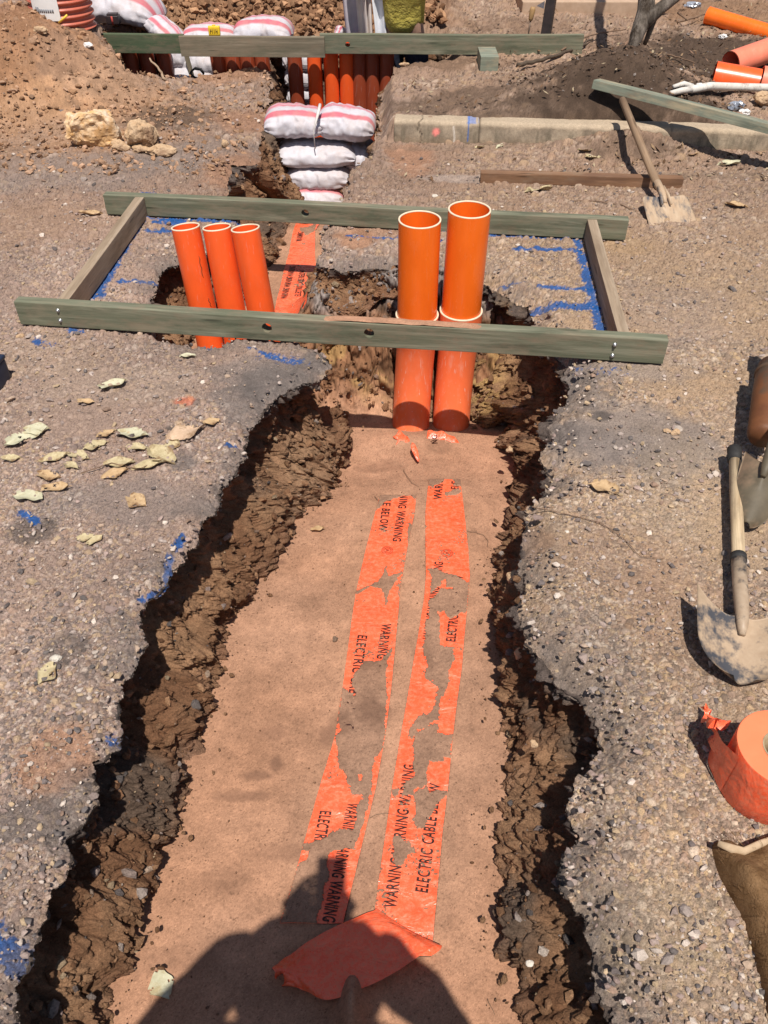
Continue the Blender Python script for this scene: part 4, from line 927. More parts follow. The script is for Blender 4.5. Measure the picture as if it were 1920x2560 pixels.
fo = obj('folded_end', np_mesh('fold', V, grid_faces(nu, nv)), M_TAPE, tr)
# torn pieces at the foot of the wide conduits
def scrap(name, pts, y0, y1, lab, n=2):
    xs_ = [p[0] for p in pts]; ys_ = [p[1] for p in pts]; lo, hi = min(ys_), max(ys_); bm = bmesh.new()
    vs = []
    for (a, b) in pts:
        t = (b-lo)/(hi-lo+1e-6); vs.append(bm.verts.new(aty(a, b, y0 + (y1-y0)*t)))
    f = bm.faces.new(vs); bmesh.ops.triangulate(bm, faces=[f]); bmesh.ops.subdivide_edges(bm, edges=bm.edges[:], cuts=3)
    for v in bm.verts:
        v.co.y += .006*math.sin(v.co.x*140+v.co.z*90)
    r = bmesh.ops.solidify(bm, geom=bm.faces[:], thickness=.0006)
    o = obj(name, bm_mesh(bm), M_TAPE); return tag(o, lab, 'tape scrap', 'torn scraps of orange tape')
s1 = scrap('tape_scrap', z1([(912,158),(1000,165),(1090,170),(1150,205),(1215,240),(1262,300),(1275,380),(1250,405),(1200,350),(1120,325),(1000,305),(940,312),(885,315),(900,250)]), 2.795, 2.715, 'torn tape piece lettered NG stuck to the foot of the right wide conduit')
s2 = scrap('tape_scrap', z1([(608,150),(625,175),(690,215),(718,265),(700,300),(640,290),(560,312),(590,255),(530,225),(580,190)]), 2.80, 2.725, 'torn tape piece at the foot of the left wide conduit')
s3 = scrap('tape_scrap', z1([(742,278),(775,310),(805,380),(825,480),(808,492),(775,440),(738,370),(728,320)]), 2.68, 2.60, 'thin curled tape strip on the sand below the wide conduits')
def sheet_text(s, pa, pb, h, y):
    V0, F0 = text_mesh(s); a = aty(*pa, y); b = aty(*pb, y); d = (b-a); L = d.length; d.normalize(); n_ = Vector((d.z, 0, -d.x)); 
    if n_.x > 0: n_ = -n_
    w = V0[:, 0].max()-V0[:, 0].min()
    me = bpy.data.meshes.new('lettering'); me.from_pydata([(a + d*((v[0]-V0[:, 0].min())/w*L) + n_*((v[1]/.7-.5)*h))[:] for v in V0], [], F0); me.update(); return me
obj('lettering', sheet_text('NG', z1([(990,300)])[0], z1([(985,210)])[0], .024, 2.728), M_INK, s1, smooth=False)

# tape roll
M_ROLL = m_mottle('tape_roll_side', (.86,.20,.085), (.95,.25,.115), 8, 0.55, 0.15, 0.002, 0.3)
def roll():
    c = at(960, 1280, 0); c = Vector((.805, .885, 0)); root = thing('tape_roll', 'thick roll of orange warning tape lying flat on the gravel', 'tape roll', (c.x, c.y, .004))
    bm = bmesh.new(); add_lathe(bm, [(.040, .002), (.0885, .0), (.0905, .003), (.0905, .05), (.0900, .1), (.0900, .147), (.0885, .150)], 72); obj('wound_tape', bm_mesh(bm), M_TAPE, root)
    bm = bmesh.new(); add_lathe(bm, [(.0885+.0001*0, .150)] + [(.0885-.0035*k, .150 + .0006*(k % 2)) for k in range(1, 15)] + [(.0395, .149)], 72); obj('top_face', bm_mesh(bm), M_ROLL, root)
    bm = bmesh.new(); add_lathe(bm, [(.0395, .1505), (.0375, .151), (.0355, .150), (.0355, .004), (.0395, .004)], 48); obj('cardboard_core', bm_mesh(bm), m_mottle('cardboard', (.30,.21,.12), (.42,.31,.19), 60, .8), root)
    # loose tail behind the roll, standing on edge and crumpled
    V = []; nu, nv = 46, 12
    for i in range(nu):
        t = i/(nu-1); a = math.radians(190 - 66*t); rad = .0915 + .020*t**1.3; P = Vector((rad*math.cos(a), rad*math.sin(a), 0)) + Vector((-.004, .020, 0))*t
        for j in range(nv):
            b = j/(nv-1); z = .004 + b*.138*(1-.35*t) ; k = t**2
            V.append((P.x + k*.014*math.sin(b*11+t*9) - .03*b*t, P.y + k*.014*math.cos(b*9+t*7), z + k*.02*math.sin(t*17+b*5)*b))
    obj('loose_tail', np_mesh('tail', np.array(V), grid_faces(nu, nv)), M_TAPE, root)
    V = []
    for i in range(24):
        t = i/23; p = Vector((-.070, .100, .06)).lerp(Vector((-.080, .178, .02)), t) + Vector((.01*math.sin(t*9), 0, .012*math.sin(t*7)))
        for j in range(5): V.append((p.x + (j-2)*.008*(1-t*.6) , p.y + .006*math.sin(j*2+t*8), p.z + .008*math.sin(j*3+t*11)))
    obj('torn_tip', np_mesh('tip', np.array(V), grid_faces(24, 5)), M_TAPE, root)
roll()
# ------------------------------------------------------------------ sandbags
def m_bag(name, tint=(1, 1, 1)):
    t = NT(name); c = t.attr('Col'); 
    c = t.mix(t.ramp(t.noise(9, 6, 0.7), [(0.45, 0.0), (0.72, 0.5)]), c, (.42,.30,.23))
    w = t.n('ShaderNodeTexWave', bands_direction='X'); w.inputs['Scale'].default_value = 90; w.inputs['Distortion'].default_value = 1.5; t.l(t.tc.outputs['Object'], w.inputs['Vector'])
    n = t.bump(w.outputs['Fac'], 0.15, 0.0015, t.bump(t.noise(24, 5, 0.6), 0.35, 0.008))
    return t.done(c, 0.55, n, 0.3)
M_BAG = m_bag('woven_bag')
def bag_mesh(a, b, c, seed, stripe=True, droop=0.0, fl=0.8, st_pos=(0.60, 0.715), col=(.60,.565,.60)):
    nu, nv = 64, 48; u = np.linspace(-1, 1, nu)[:, None]; ph = np.linspace(0, 2*PI, nv, endpoint=False)[None, :]
    au = np.abs(u); bw = b*(1 - .20*au**5); ch = c*np.clip(1-au**3.6, 0.0008, 1)**.52
    cs, sn = np.cos(ph), np.sin(ph); y = bw*np.sign(cs)*np.abs(cs)**.75; z = ch*np.sign(sn)*np.abs(sn)**.85
    z = np.where(z < 0, z*fl, z); x = a*u*(1 - .05*np.abs(cs)*(au > .0)*au**4) + 0*ph
    x, y, z = [q.ravel() for q in (x + 0*ph, y + 0*u, z)]
    f = fb3((x/a*3+seed*7), y/b*3, z/c*1.5, 4, 300+seed)-.5; au_ = np.repeat(np.abs(u), nv, 1).ravel(); php = np.repeat(ph, nu, 0).ravel()
    k = 1 + f*.26 + .07*au_**3*np.sin(php*13+seed) + .018*np.sin(x/a*22+f*14)*(1-au_)
    y = y*k; z = z*k + .012*(fb3(x/a*2+seed, y/b*2, 0*x, 3, 320+seed)-.5)*2
    z = z - droop*(np.abs(x/a))**2*c
    q = (np.abs(php-PI/2)/PI)                                # 0 on the crest, .5 at the sides
    front = np.cos(php)
    cc = np.tile(np.array(col), (len(x), 1))*(0.95+.1*f[:, None])
    if stripe:
        ang = php/PI                                         # 0 at +y, 1 at -y, .5 at the crest
        for s0, s1 in (st_pos, (st_pos[0]-.24, st_pos[1]-.24)):
            m = ((ang > s0) & (ang < s1)); cc[m] = np.array([.62,.16,.20])*(0.9+.3*f[m][:, None])
            mm = ((ang > s0+.055) & (ang < s1-.055)); cc[mm] = np.array([.60,.40,.44])
    V = np.stack([x, y, z], 1); F = grid_faces(nu, nv, None, True)
    return np_mesh('bag', V, F[:, ::-1] if False else F, cc)
def sandbag(lab, loc, rz, a, b, c, seed, neck=None, rx=0.0, ry=0.0, group=None, **kw):
    root = thing('sandbag', lab, 'sandbag', loc, (rx, ry, rz), group)
    obj('sack', bag_mesh(a, b, c, seed, **kw), M_BAG, root)
    if neck:
        s = neck; nk = obj('tied_neck', tube([(s*a*.90, 0, 0), (s*(a*.98), 0, .008), (s*(a*1.03), .0, .018), (s*(a*1.12), -.01, .028), (s*(a*1.20), -.015, .025)], [.055, .028, .016, .032, .045], 14, True, .6), M_BAGN, root)
    return root
M_BAGN = m_mottle('bag_neck', (.66,.61,.64), (.78,.74,.77), 40, .6, .5, .006)
M_STR = m_mottle('twine', (.6,.55,.5), (.75,.7,.66), 60)
G1 = 'sandbags stacked across the trench'
def bagat(px, py, y, *a, **k): p = aty(px, py, y); return (p.x, y, p.z)
sandbag('upper left sandbag of the trench stack, pink stripe along its top', bagat(738, 306, 5.17), math.radians(2), .185, .155, .088, 1, 1, group=G1, ry=math.radians(2))
sandbag('upper right sandbag of the trench stack, pink stripe and tied neck', bagat(866, 310, 5.17), math.radians(-3), .178, .155, .090, 2, group=G1, ry=math.radians(5))
sandbag('plain white sandbag in the second row of the trench stack', bagat(792, 383, 5.13), math.radians(1), .245, .15, .076, 3, group=G1, stripe=False)
sandbag('small sandbag end poking out right of the second row', bagat(900, 388, 5.22), math.radians(80), .17, .075, .085, 4, group=G1, stripe=False)
sandbag('white sandbag in the third row of the trench stack', bagat(796, 438, 5.10), math.radians(-1), .205, .15, .078, 5, group=G1, stripe=False)
sandbag('lowest visible sandbag of the stack, with a pink band, above the back board', bagat(793, 487, 5.06), 0, .175, .15, .075, 6, group=G1, st_pos=(.62, .74))
p = aty(792, 300, 5.0); tw = obj('twine', tube([aty(800, 262, 5.1), aty(795, 285, 5.0), aty(786, 318, 4.985), aty(784, 330, 4.98), aty(788, 372, 4.97)], [.010, .009, .004, .003, .003], 6), M_STR); tag(tw, 'white twine dangling from the knot between the top two sandbags', 'twine')
G2 = 'sandbags around the far pit'
sandbag('striped sandbag just behind the far boards, fuller of the two', bagat(660, 82, 6.72), math.radians(-4), .215, .16, .10, 7, group=G2)
sandbag('flat striped sandbag lying behind the small yellow tag', bagat(526, 92, 6.70), math.radians(4), .20, .16, .08, 8, group=G2)
sandbag('large striped sandbag slumped on the mound beside the ribbed coil', bagat(312, 18, 6.78), math.radians(-8), .27, .2, .115, 9, group=G2, droop=.35, ry=math.radians(4))
sandbag('crumpled sandbag hanging into the pit below the large striped one', bagat(412, 78, 6.60), math.radians(-35), .14, .1, .06, 10, group=G2, ry=math.radians(28))
sandbag('small pink striped sack corner sticking up behind the long green board', bagat(848, 88, 6.55), math.radians(60), .06, .035, .045, 11, group=G2, ry=math.radians(-40))
for i, (px, py, y, rz, a, lab) in enumerate([(462,140,6.52,20,.16,'white sandbag seen below the grey board beside the white pvc pipe'),(505,158,6.50,-8,.2,'grey white sandbag lying behind the white pvc pipe'),(480,192,6.46,5,.2,'lowest sandbag behind the white pvc pipe'),
        (752,150,6.50,85,.12,'sandbag glimpsed between conduits, upper left of the sunlit three'),(757,195,6.50,85,.12,'sandbag glimpsed between conduits, middle left of the sunlit three'),(760,240,6.50,85,.12,'sandbag glimpsed between conduits, lower left of the sunlit three')]):
    sandbag(lab, bagat(px, py, y), math.radians(rz), a, .12, .085, 20+i, group=G2, stripe=False, col=(.55,.52,.55))

# ------------------------------------------------------------------ kerb
def kerb():
    P0 = Vector((.055, 4.80)); P1 = Vector((2.75, 4.56)); L = (P1-P0).length; d = (P1-P0).normalized(); nb = Vector((-d.y, d.x))
    prof = []
    for k in range(14): prof.append((-.012 + .03*(k/13), -.05 + .135*(k/13)))
    for k in range(1, 9): a = k/8*PI/2; prof.append((.018 + .03*(1-math.cos(a)), .085 + .03*math.sin(a)))
    for k in range(1, 10): prof.append((.048 + .085*k/9, .115 - .003*k/9))
    prof += [(.140, .105), (.142, -.03)]
    s = np.arange(0, L, .006); pr = np.array(prof); n, m = len(s), len(pr)
    S_ = np.repeat(s[:, None], m, 1); Q = np.repeat(pr[None, :, 0], n, 0); Zk = np.repeat(pr[None, :, 1], n, 0)
    for j in (.475, 1.52): g = np.exp(-((S_-j)/.004)**2); Q = Q + g*.012*(Zk > -.02)*(Q < .05); Zk = Zk - g*.010*(Q > .03)
    ck = .145 + .012*np.sin(Zk*60) + .006*np.sin(Zk*170); Q = Q + np.exp(-((S_-ck)/.004)**2)*.012*(Q < .04)
    Q = Q + (fb2(S_.ravel()*20, Zk.ravel()*20, 4, 401).reshape(Q.shape)-.5)*.010; Zk = Zk + (fb2(S_.ravel()*14, Q.ravel()*30+5, 4, 402).reshape(Q.shape)-.5)*.008
    endr = sst(.05, 0, S_); Q = Q + endr*(.02*(fb2(Zk.ravel()*30, Q.ravel()*30, 2, 403).reshape(Q.shape))); 
    x = P0.x + d.x*S_ + nb.x*Q; y = P0.y + d.y*S_ + nb.y*Q
    sf = S_.ravel(); zf = Zk.ravel(); qf = Q.ravel()
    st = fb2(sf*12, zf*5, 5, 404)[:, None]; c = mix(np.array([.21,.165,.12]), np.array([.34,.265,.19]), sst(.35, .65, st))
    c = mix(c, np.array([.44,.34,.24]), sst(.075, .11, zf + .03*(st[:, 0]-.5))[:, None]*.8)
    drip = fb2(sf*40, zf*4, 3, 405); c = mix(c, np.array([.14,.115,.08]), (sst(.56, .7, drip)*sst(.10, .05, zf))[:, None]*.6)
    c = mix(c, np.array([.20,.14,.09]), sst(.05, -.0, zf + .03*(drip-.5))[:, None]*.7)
    n2 = fb2(sf*70, zf*70, 3, 406)
    pk = np.exp(-(((sf-.235)/.022)**2 + ((zf-.06)/.02)**2)); c = mix(c, np.array([.75,.22,.19]), np.clip((pk-.3-.4*(n2-.5))*4, 0, .9)[:, None])
    bl = .85*np.exp(-(((sf-.415)/.005)**2))*(zf > .02); c = mix(c, BLUE*1.2, np.clip((bl-.5)*3, 0, .85)[:, None]); bl2 = np.exp(-(((sf-.43)/.05)**2 + ((zf-.11)/.012)**2)); c = mix(c, BLUE*1.8, np.clip((bl2-.6-.9*(n2-.5))*3, 0, .5)[:, None])
    wl = np.exp(-(((sf-.335-.004*np.sin(zf*50))/.004)**2))*(zf < .09); c = mix(c, np.array([.62,.55,.48]), np.clip(wl*.8, 0, .8)[:, None])
    for j in (.475, .145): c = mix(c, np.array([.05,.04,.03]), (np.exp(-((sf-(j if j > .3 else ck.ravel()))/.0035)**2)*.8)[:, None])
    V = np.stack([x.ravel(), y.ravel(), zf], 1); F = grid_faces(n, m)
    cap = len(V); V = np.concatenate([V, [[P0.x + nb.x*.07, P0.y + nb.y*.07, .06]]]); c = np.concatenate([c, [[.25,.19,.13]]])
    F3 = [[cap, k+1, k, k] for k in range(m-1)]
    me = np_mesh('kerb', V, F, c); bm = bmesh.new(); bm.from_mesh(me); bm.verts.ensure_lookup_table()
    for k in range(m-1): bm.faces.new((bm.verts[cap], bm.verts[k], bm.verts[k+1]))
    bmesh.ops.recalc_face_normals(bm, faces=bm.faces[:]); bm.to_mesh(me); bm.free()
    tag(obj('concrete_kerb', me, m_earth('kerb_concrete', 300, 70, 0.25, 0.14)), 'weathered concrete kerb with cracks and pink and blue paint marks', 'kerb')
kerb()
# far concrete slab edge
bm = bmesh.new(); a = atg(1305, 36); b = atg(1640, 30)
add_box(bm, ((a.x+b.x)/2, a.y+.32, a.z+.02), (b.x-a.x, .6, .12), None, .008); bmesh.ops.subdivide_edges(bm, edges=bm.edges[:], cuts=2)
tag(obj('concrete_slab', bm_mesh(bm), m_mottle('pale_concrete', (.40,.27,.18), (.52,.37,.26), 14, .9, .3, .004), smooth=False), 'low pale concrete slab edge below the pink pipe bends', 'slab')

# ------------------------------------------------------------------ rocks, leaves, twigs
def rock_mesh(sx, sy, sz, seed, cut=9):
    bm = bmesh.new(); bmesh.ops.create_icosphere(bm, subdivisions=5, radius=1.0); r = random.Random(seed)
    pl = [(Vector((r.gauss(0, 1), r.gauss(0, 1), r.gauss(0, 1))).normalized(), r.uniform(.55, .85)) for _ in range(cut)]
    for v in bm.verts:
        for n_, d_ in pl:
            k = v.co.dot(n_)
            if k > d_: v.co -= n_*(k-d_)*.9
    me = bm_mesh(bm); displace(me, .30, 1.5, seed, 4); displace(me, .10, 6, seed+1, 4)
    for v in me.vertices: v.co = Vector((v.co.x*sx, v.co.y*sy, v.co.z*sz))
    return me
M_QUARTZ = m_mottle('quartz_rock', (.62,.33,.10), (.70,.60,.48), 11, .7, .6, .012, .4, (.40,.22,.09))
M_TANROCK = m_mottle('tan_rock', (.42,.26,.14), (.58,.42,.27), 14, .8, .5, .006, .3, (.25,.15,.09))
def rock(px, py, w, d_, h, seed, lab, mat=None, name='rock', group=None, rz=0.0, sink=.2, cat='rock'):
    p = atg(px, py); o = obj(name, rock_mesh(w/2, d_/2, h/2, seed), mat or M_TANROCK, smooth=False); o.location = (p.x, p.y + d_*.3, p.z + h*(.5-sink)); o.rotation_euler = (0, 0, rz); return tag(o, lab, cat, group)
rock(234, 372, .30, .24, .24, 3, 'largest white and yellow quartz rock on the left dirt', M_QUARTZ, rz=.3)
rock(355, 374, .18, .16, .20, 8, 'tan pointed rock beside the quartz rock', rz=.6)
rock(300, 380, .11, .08, .07, 12, 'small tan rock between the two larger rocks')
rock(402, 392, .16, .11, .07, 14, 'flat tan rock right of the pointed rock')
rock(350, 384, .09, .07, .05, 15, 'small flat rock in front of the pointed rock')
rock(563, 370, .045, .04, .05, 17, 'small orange stone alone on the dark soil patch')
rock(1507, 287, .14, .09, .06, 19, 'flat pale stone on the soil behind the kerb', rz=.3)
rock(1912, 266, .14, .1, .09, 23, 'tan stone at the right edge behind the leaning board')
rock(50, 848, .03, .025, .025, 25, 'tan pebble in front of the left end of the frame'); rock(293, 824, .018, .016, .02, 26, 'grey pebble against the front board')
rock(1470, 975, .02, .02, .018, 27, 'pinkish pebble on the dark gravel right of the pit'); 
rock(1690, 1088, .035, .03, .018, 28, 'yellowish stone fragment near the shovel cap'); rock(1668, 1083, .025, .02, .015, 29, 'small ochre stone beside the yellowish fragment')
rock(1010, 165, .06, .04, .03, 30, 'small clod on the edge of the right dirt bank'); rock(612, 163, .06, .05, .06, 31, 'tan lump on the dirt edge below the grey board')
M_WHITE = m_mottle('white_stone', (.50,.43,.35), (.66,.60,.52), 60, .7)
for px, py, s, lab in ((141,1650,.030,'white stone lying on the left gravel'),(1325,2410,.015,'white quartz chip in the right trench side'),(1088,492,.03,'white chip on gravel behind the back board'),(1902,2485,.018,'round white pebble at the lower right edge'),(1417,1330,.012,'small white chip on the right gravel near the lip')):
    p = at(px, py, -.16) if px == 1325 else atg(px, py); o = obj('white_stone', rock_mesh(s*.55, s*.45, s*.3, int(px)), M_WHITE); o.location = (p.x, p.y, p.z+s*.15); tag(o, lab, 'stone')
# lumps on the right trench side and on the sand
for px, py, z, s, lab, mat in ((1283,1445,-.20,.045,'pale tan stone stuck in the right trench side',M_TANROCK),(1305,1635,-.22,.045,'brown stone in the right trench side below the pale one',M_TANROCK),(1335,1860,-.16,.022,'small pale stone chip in the right trench side',M_TANROCK),(1275,1125,-.34,.03,'whitish stone at the foot of the right trench side',M_TANROCK)):
    p = at(px, py, z); o = obj('rock', rock_mesh(s*.5, s*.5, s*.5, int(px)), mat); o.location = p; tag(o, lab, 'rock')
p = atf(838, 1601); o = obj('clod', rock_mesh(.010, .009, .009, 5), m_mottle('dark_clod', (.14,.09,.06), (.2,.13,.09), 60, .9)); o.location = p + Vector((0, 0, .006)); tag(o, 'small round dark clod on the sand left of the tape', 'clod')

LEAFM = [m_mottle('dry_leaf_a', (.36,.28,.15), (.56,.47,.29), 70, .7, .6, .004, .2, (.24,.15,.075)), m_mottle('dry_leaf_b', (.42,.385,.25), (.56,.53,.38), 60, .6, .6, .004, .3, (.40,.33,.19)), m_mottle('dry_leaf_c', (.38,.24,.12), (.54,.38,.22), 70, .7, .6, .004, .2, (.20,.11,.055)), m_mottle('dry_leaf_d', (.46,.31,.20), (.60,.43,.30), 60, .65, .6, .004, .2, (.30,.19,.11))]
def leaf_mesh(L, W, seed, curl, bite):
    r = random.Random(seed); nu, nv = 22, 15; V = []; keep = []; ph = r.uniform(0, 6)
    for i in range(nu):
        u = i/(nu-1); w = W*(math.sin(PI*min(1, max(0, u*.94+.05)))**.62)*(1+.16*math.sin(u*9+ph))
        for j in range(nv):
            t = j/(nv-1)*2-1; z = curl*L*(.9*t*t*.5 + .35*(u-.5)**2*2*math.cos(ph) + .10*math.sin(u*8+ph+t*2.0)) - .03*L*(1-abs(t))*0
            V.append((L*(u-.5) + .06*L*math.sin(t*3+ph), w*.5*t + .10*W*math.sin(u*4+ph), z))
    V = np.array(V); V[:, 2] -= V[:, 2].min(); F = grid_faces(nu, nv)
    c = V[F].mean(1); q = fb2(c[:, 0]/L*4+seed*3.3, c[:, 1]/L*4, 3, 500+seed); e = np.abs(c[:, 1])/(W*.5)
    F = F[(q + .12*(1-e)) > bite]
    V, F = compact(V, F); return V, F
def leaf(px, py, L, W, rz, m, seed, lab=None, curl=.18, bite=.33, lift=.004, group='dry leaves scattered on the gravel', p=None, tilt=(0, 0)):
    V, F = leaf_mesh(L, W, seed, curl, bite); o = obj('dry_leaf', np_mesh('leaf', V, F), LEAFM[m]); p = p or atg(px, py)
    o.location = (p.x, p.y, p.z+lift); o.rotation_euler = (tilt[0], tilt[1], math.radians(rz)); return tag(o, lab, 'leaf', group)
LV = [(285,968,.085,.055,40,1,1,'pale green leaf standing alone below the front board'),(60,1105,.10,.055,25,1,2,'long pale green leaf at the left end of the leaf litter'),(95,1080,.075,.06,10,1,3,'pale leaf overlapping the long pale green one'),
 (335,1092,.095,.06,-5,1,4,'pale green crescent leaf in the leaf litter'),(465,1090,.12,.07,35,3,5,'big tan pink leaf at the right end of the leaf litter'),(238,1120,.06,.05,15,0,6,'curled cream leaf in the middle of the leaf litter'),
 (140,1150,.08,.04,30,0,7,'cream leaf right of the long pale green leaf'),(200,1145,.06,.045,-10,0,8,'cream leaf below the curled cream leaf'),(300,1165,.08,.05,10,0,9,'tan leaf under the crescent leaf'),(405,1145,.10,.065,-40,0,10,'broad cream leaf with brown spots in the litter'),
 (375,1170,.09,.03,20,0,11,'narrow yellow leaf below the broad cream leaf'),(290,1190,.07,.035,25,2,12,'thin brown leaf at the lower edge of the litter'),(125,1195,.065,.045,0,2,13,'tan oval leaf above the torn pair of leaves'),(140,1228,.08,.045,15,2,14,'torn tan leaf below the oval leaf'),
 (72,1250,.075,.055,-10,1,15,'pale split leaf nearest the blue stones'),(345,1258,.065,.05,-30,2,16,'tan leaf with a ragged side below the litter'),(215,1350,.05,.025,10,0,17,'narrow cream leaf on the left gravel'),(240,1355,.045,.025,60,0,18,'small upright cream leaf beside the narrow one'),
 (120,1688,.05,.045,60,0,19,'tan leaf on the lower left gravel near the white stone'),(1508,1225,.075,.05,-25,2,20,'ragged tan leaf on the gravel left of the shovel'),(230,540,.10,.04,5,2,21,'long tan leaf outside the left end of the back board'),
 (1460,380,.07,.06,0,0,22,'round pale leaf against the kerb foot'),(1480,398,.08,.04,0,0,23,'pale leaf pair below the round leaf by the kerb'),(1820,414,.10,.045,-5,1,24,'pale green leaf on gravel below the kerb shadow'),(1840,518,.09,.05,-15,2,25,'tan leaf on the gravel right of the far shovel'),
 (1345,480,.12,.06,10,0,26,'crumpled cream leaf in front of the brown stake'),(1730,390,.05,.04,0,2,27,'orange brown leaf near the kerb foot'),(1680,1690,.01,.01,0,0,28,None),(1205,372,.07,.05,20,0,29,'tan leaf at the left part of the kerb foot'),(1250,370,.06,.03,50,1,30,'pale torn leaf near the blue paint by the kerb'),
 (20,990,.05,.03,0,0,31,None),(215,1010,.05,.03,10,2,32,'tan leaf above the leaf litter'),(470,895,.05,.03,0,1,33,'small pale leaf in front of the front board'),(400,905,.03,.02,40,0,34,None),(530,1060,.05,.035,20,2,35,'brown leaf next to the big tan pink leaf'),(30,1150,.05,.03,20,0,36,'small cream leaf at the far left of the litter'),
 (340,1125,.06,.04,-20,0,37,'cream leaf tucked under the crescent leaf'),(265,1090,.05,.035,30,2,38,'tan leaf behind the curled cream leaf'),(430,1120,.06,.04,70,0,39,'cream leaf left of the big tan pink leaf'),(180,1170,.05,.03,-30,0,40,'small pale leaf below the litter middle')]
for px, py, L, W, rz, m, sd, lab in LV:
    if lab: leaf(px, py, L*1.12, W*1.1, rz, m, sd, lab, .24, .33 + .05*(sd % 3), .005, tilt=(random.uniform(-.22, .1), random.uniform(-.15, .15)))
leaf(0, 0, .065, .05, -60, 1, 50, 'pale green leaf on the trench sand near the bottom edge', .12, .2, .003, None, atf(408, 2462)); leaf(0, 0, .05, .022, 20, 2, 51, 'curled tan leaf on the trench sand left of the tapes', .5, .2, .004, None, atf(795, 1328))
M_TWIG = m_mottle('twig_bark', (.14,.08,.05), (.22,.14,.09), 60, .8)
def twig(pts, r, lab, f=atf, lift=.004, mat=None, group=None, name='twig', cat='twig'):
    P = [f(*p) + Vector((0, 0, lift+r)) for p in pts]; P2 = []
    for a, b in zip(P, P[1:]):
        for k in range(4): P2.append(a.lerp(b, k/4) + Vector((random.uniform(-1, 1), random.uniform(-1, 1), random.uniform(-.3, .6)))*r*.8)
    P2.append(P[-1]); return tag(obj(name, tube(P2, [r*(1-.5*k/len(P2)) for k in range(len(P2))], 7), mat or M_TWIG), lab, cat, group)
twig(z1([(650,600),(690,670),(745,740),(815,780)]), .0012, 'thin dark twig on the sand above the left tape'); twig(z1([(335,885),(370,925),(410,945),(460,950)]), .0012, 'small curved twig left of the left tape tip')
twig(z1([(1340,1265),(1440,1280),(1520,1310),(1570,1370),(1565,1440)]), .001, 'fine hooked rootlet right of the right tape'); twig(z3([(940,290),(1000,258),(1080,250),(1180,265),(1300,330),(1345,365)]), .0009, 'long fine rootlet crossing both tapes'); twig(z3([(1330,90),(1345,160),(1340,250),(1335,340)]), .001, 'short dark twig lying over the right tape')
twig([(990,1450+1100),(1000,2555)], .001, None) if False else None
twig([(1217,2498),(1237,2540)], .001, 'dark straw at the foot of the right trench side')
twig([(1330,1270),(1420,1290),(1500,1310),(1560,1350),(1600,1395),(1660,1400)], .0016, 'long thin root snaking over the right gravel', atg); twig([(1400,505),(1480,505),(1550,515),(1590,530)], .003, 'thin stick on pale dust behind the back board', atg)
twig([(205,1190),(280,1165),(350,1180),(410,1150)], .0018, 'reddish stem running through the leaf litter', atg, .01)
# ------------------------------------------------------------------ shovels
M_STEEL = m_mottle('muddy_steel', (.34,.235,.15), (.46,.335,.225), 30, .6, .4, .002, .4, (.06,.06,.068), detail=7)
M_STEEL2 = m_mottle('muddy_steel_b', (.40,.27,.17), (.50,.37,.25), 16, .55, .3, .002, .4, (.10,.095,.10), detail=6, sc=(1, 2.4, 1))
M_HANDLE = m_wood('shovel_ash', (.46,.33,.19), (.58,.44,.28), (.66,.52,.35), (.40,.26,.14), .6)
M_HANDLE2 = m_wood('old_handle', (.24,.15,.09), (.32,.21,.13), (.40,.27,.17), (.20,.12,.07), .7)
M_CAP = m_mottle('black_rubber', (.018,.017,.017), (.04,.037,.035), 40, .7)
M_OLIVE = m_mottle('olive_steel', (.085,.066,.042), (.14,.11,.07), 14, .6, .3, .003, .45, (.24,.16,.10))
def blade_mesh(W, L, kind, dish):
    nu, nv = 40, 33; V = []
    for i in range(nu):
        s = i/(nu-1)
        for j in range(nv):
            t = j/(nv-1)*2-1
            if kind == 'round': half = W*(1-.10*s)*(1 if s < .45 else math.sqrt(max(0, 1-((s-.45)/.56)**2.6))*.98+.02); x = L*s - .26*L*t*t*(1-s) ; 
            else: half = W*(.93+.07*s); x = L*s + .012*(1-s)*abs(t) - .010*s**6*(t*t) 
            if s < .10 and kind != 'round': half *= .80 + .20*(s/.10)**.5
            z = dish*(t*t)*(1.0-.35*s) + .018*s*s*0 - .010*math.exp(-(t/.16)**2)*max(0, 1-s*2.2)*(-1.6)
            V.append((x, half*t, z))
    V = np.array(V); F = grid_faces(nu, nv); V2 = V.copy(); V2[:, 2] -= .0022; n = len(V)
    Fb = F[:, ::-1] + n; ed = []
    rim = [j for j in range(nv)] + [i*nv+nv-1 for i in range(1, nu)] + [(nu-1)*nv+j for j in range(nv-2, -1, -1)] + [i*nv for i in range(nu-2, 0, -1)]
    for a, b in zip(rim, rim[1:]+rim[:1]): ed.append((a, b, b+n, a+n))
    return np_mesh('blade', np.concatenate([V, V2]), np.concatenate([F, Fb, np.array(ed)]))
def orient(X, up=Vector((0, 0, 1))):
    X = X.normalized(); Y = up.cross(X).normalized(); Zz = X.cross(Y); return Matrix((X, Y, Zz)).transposed()
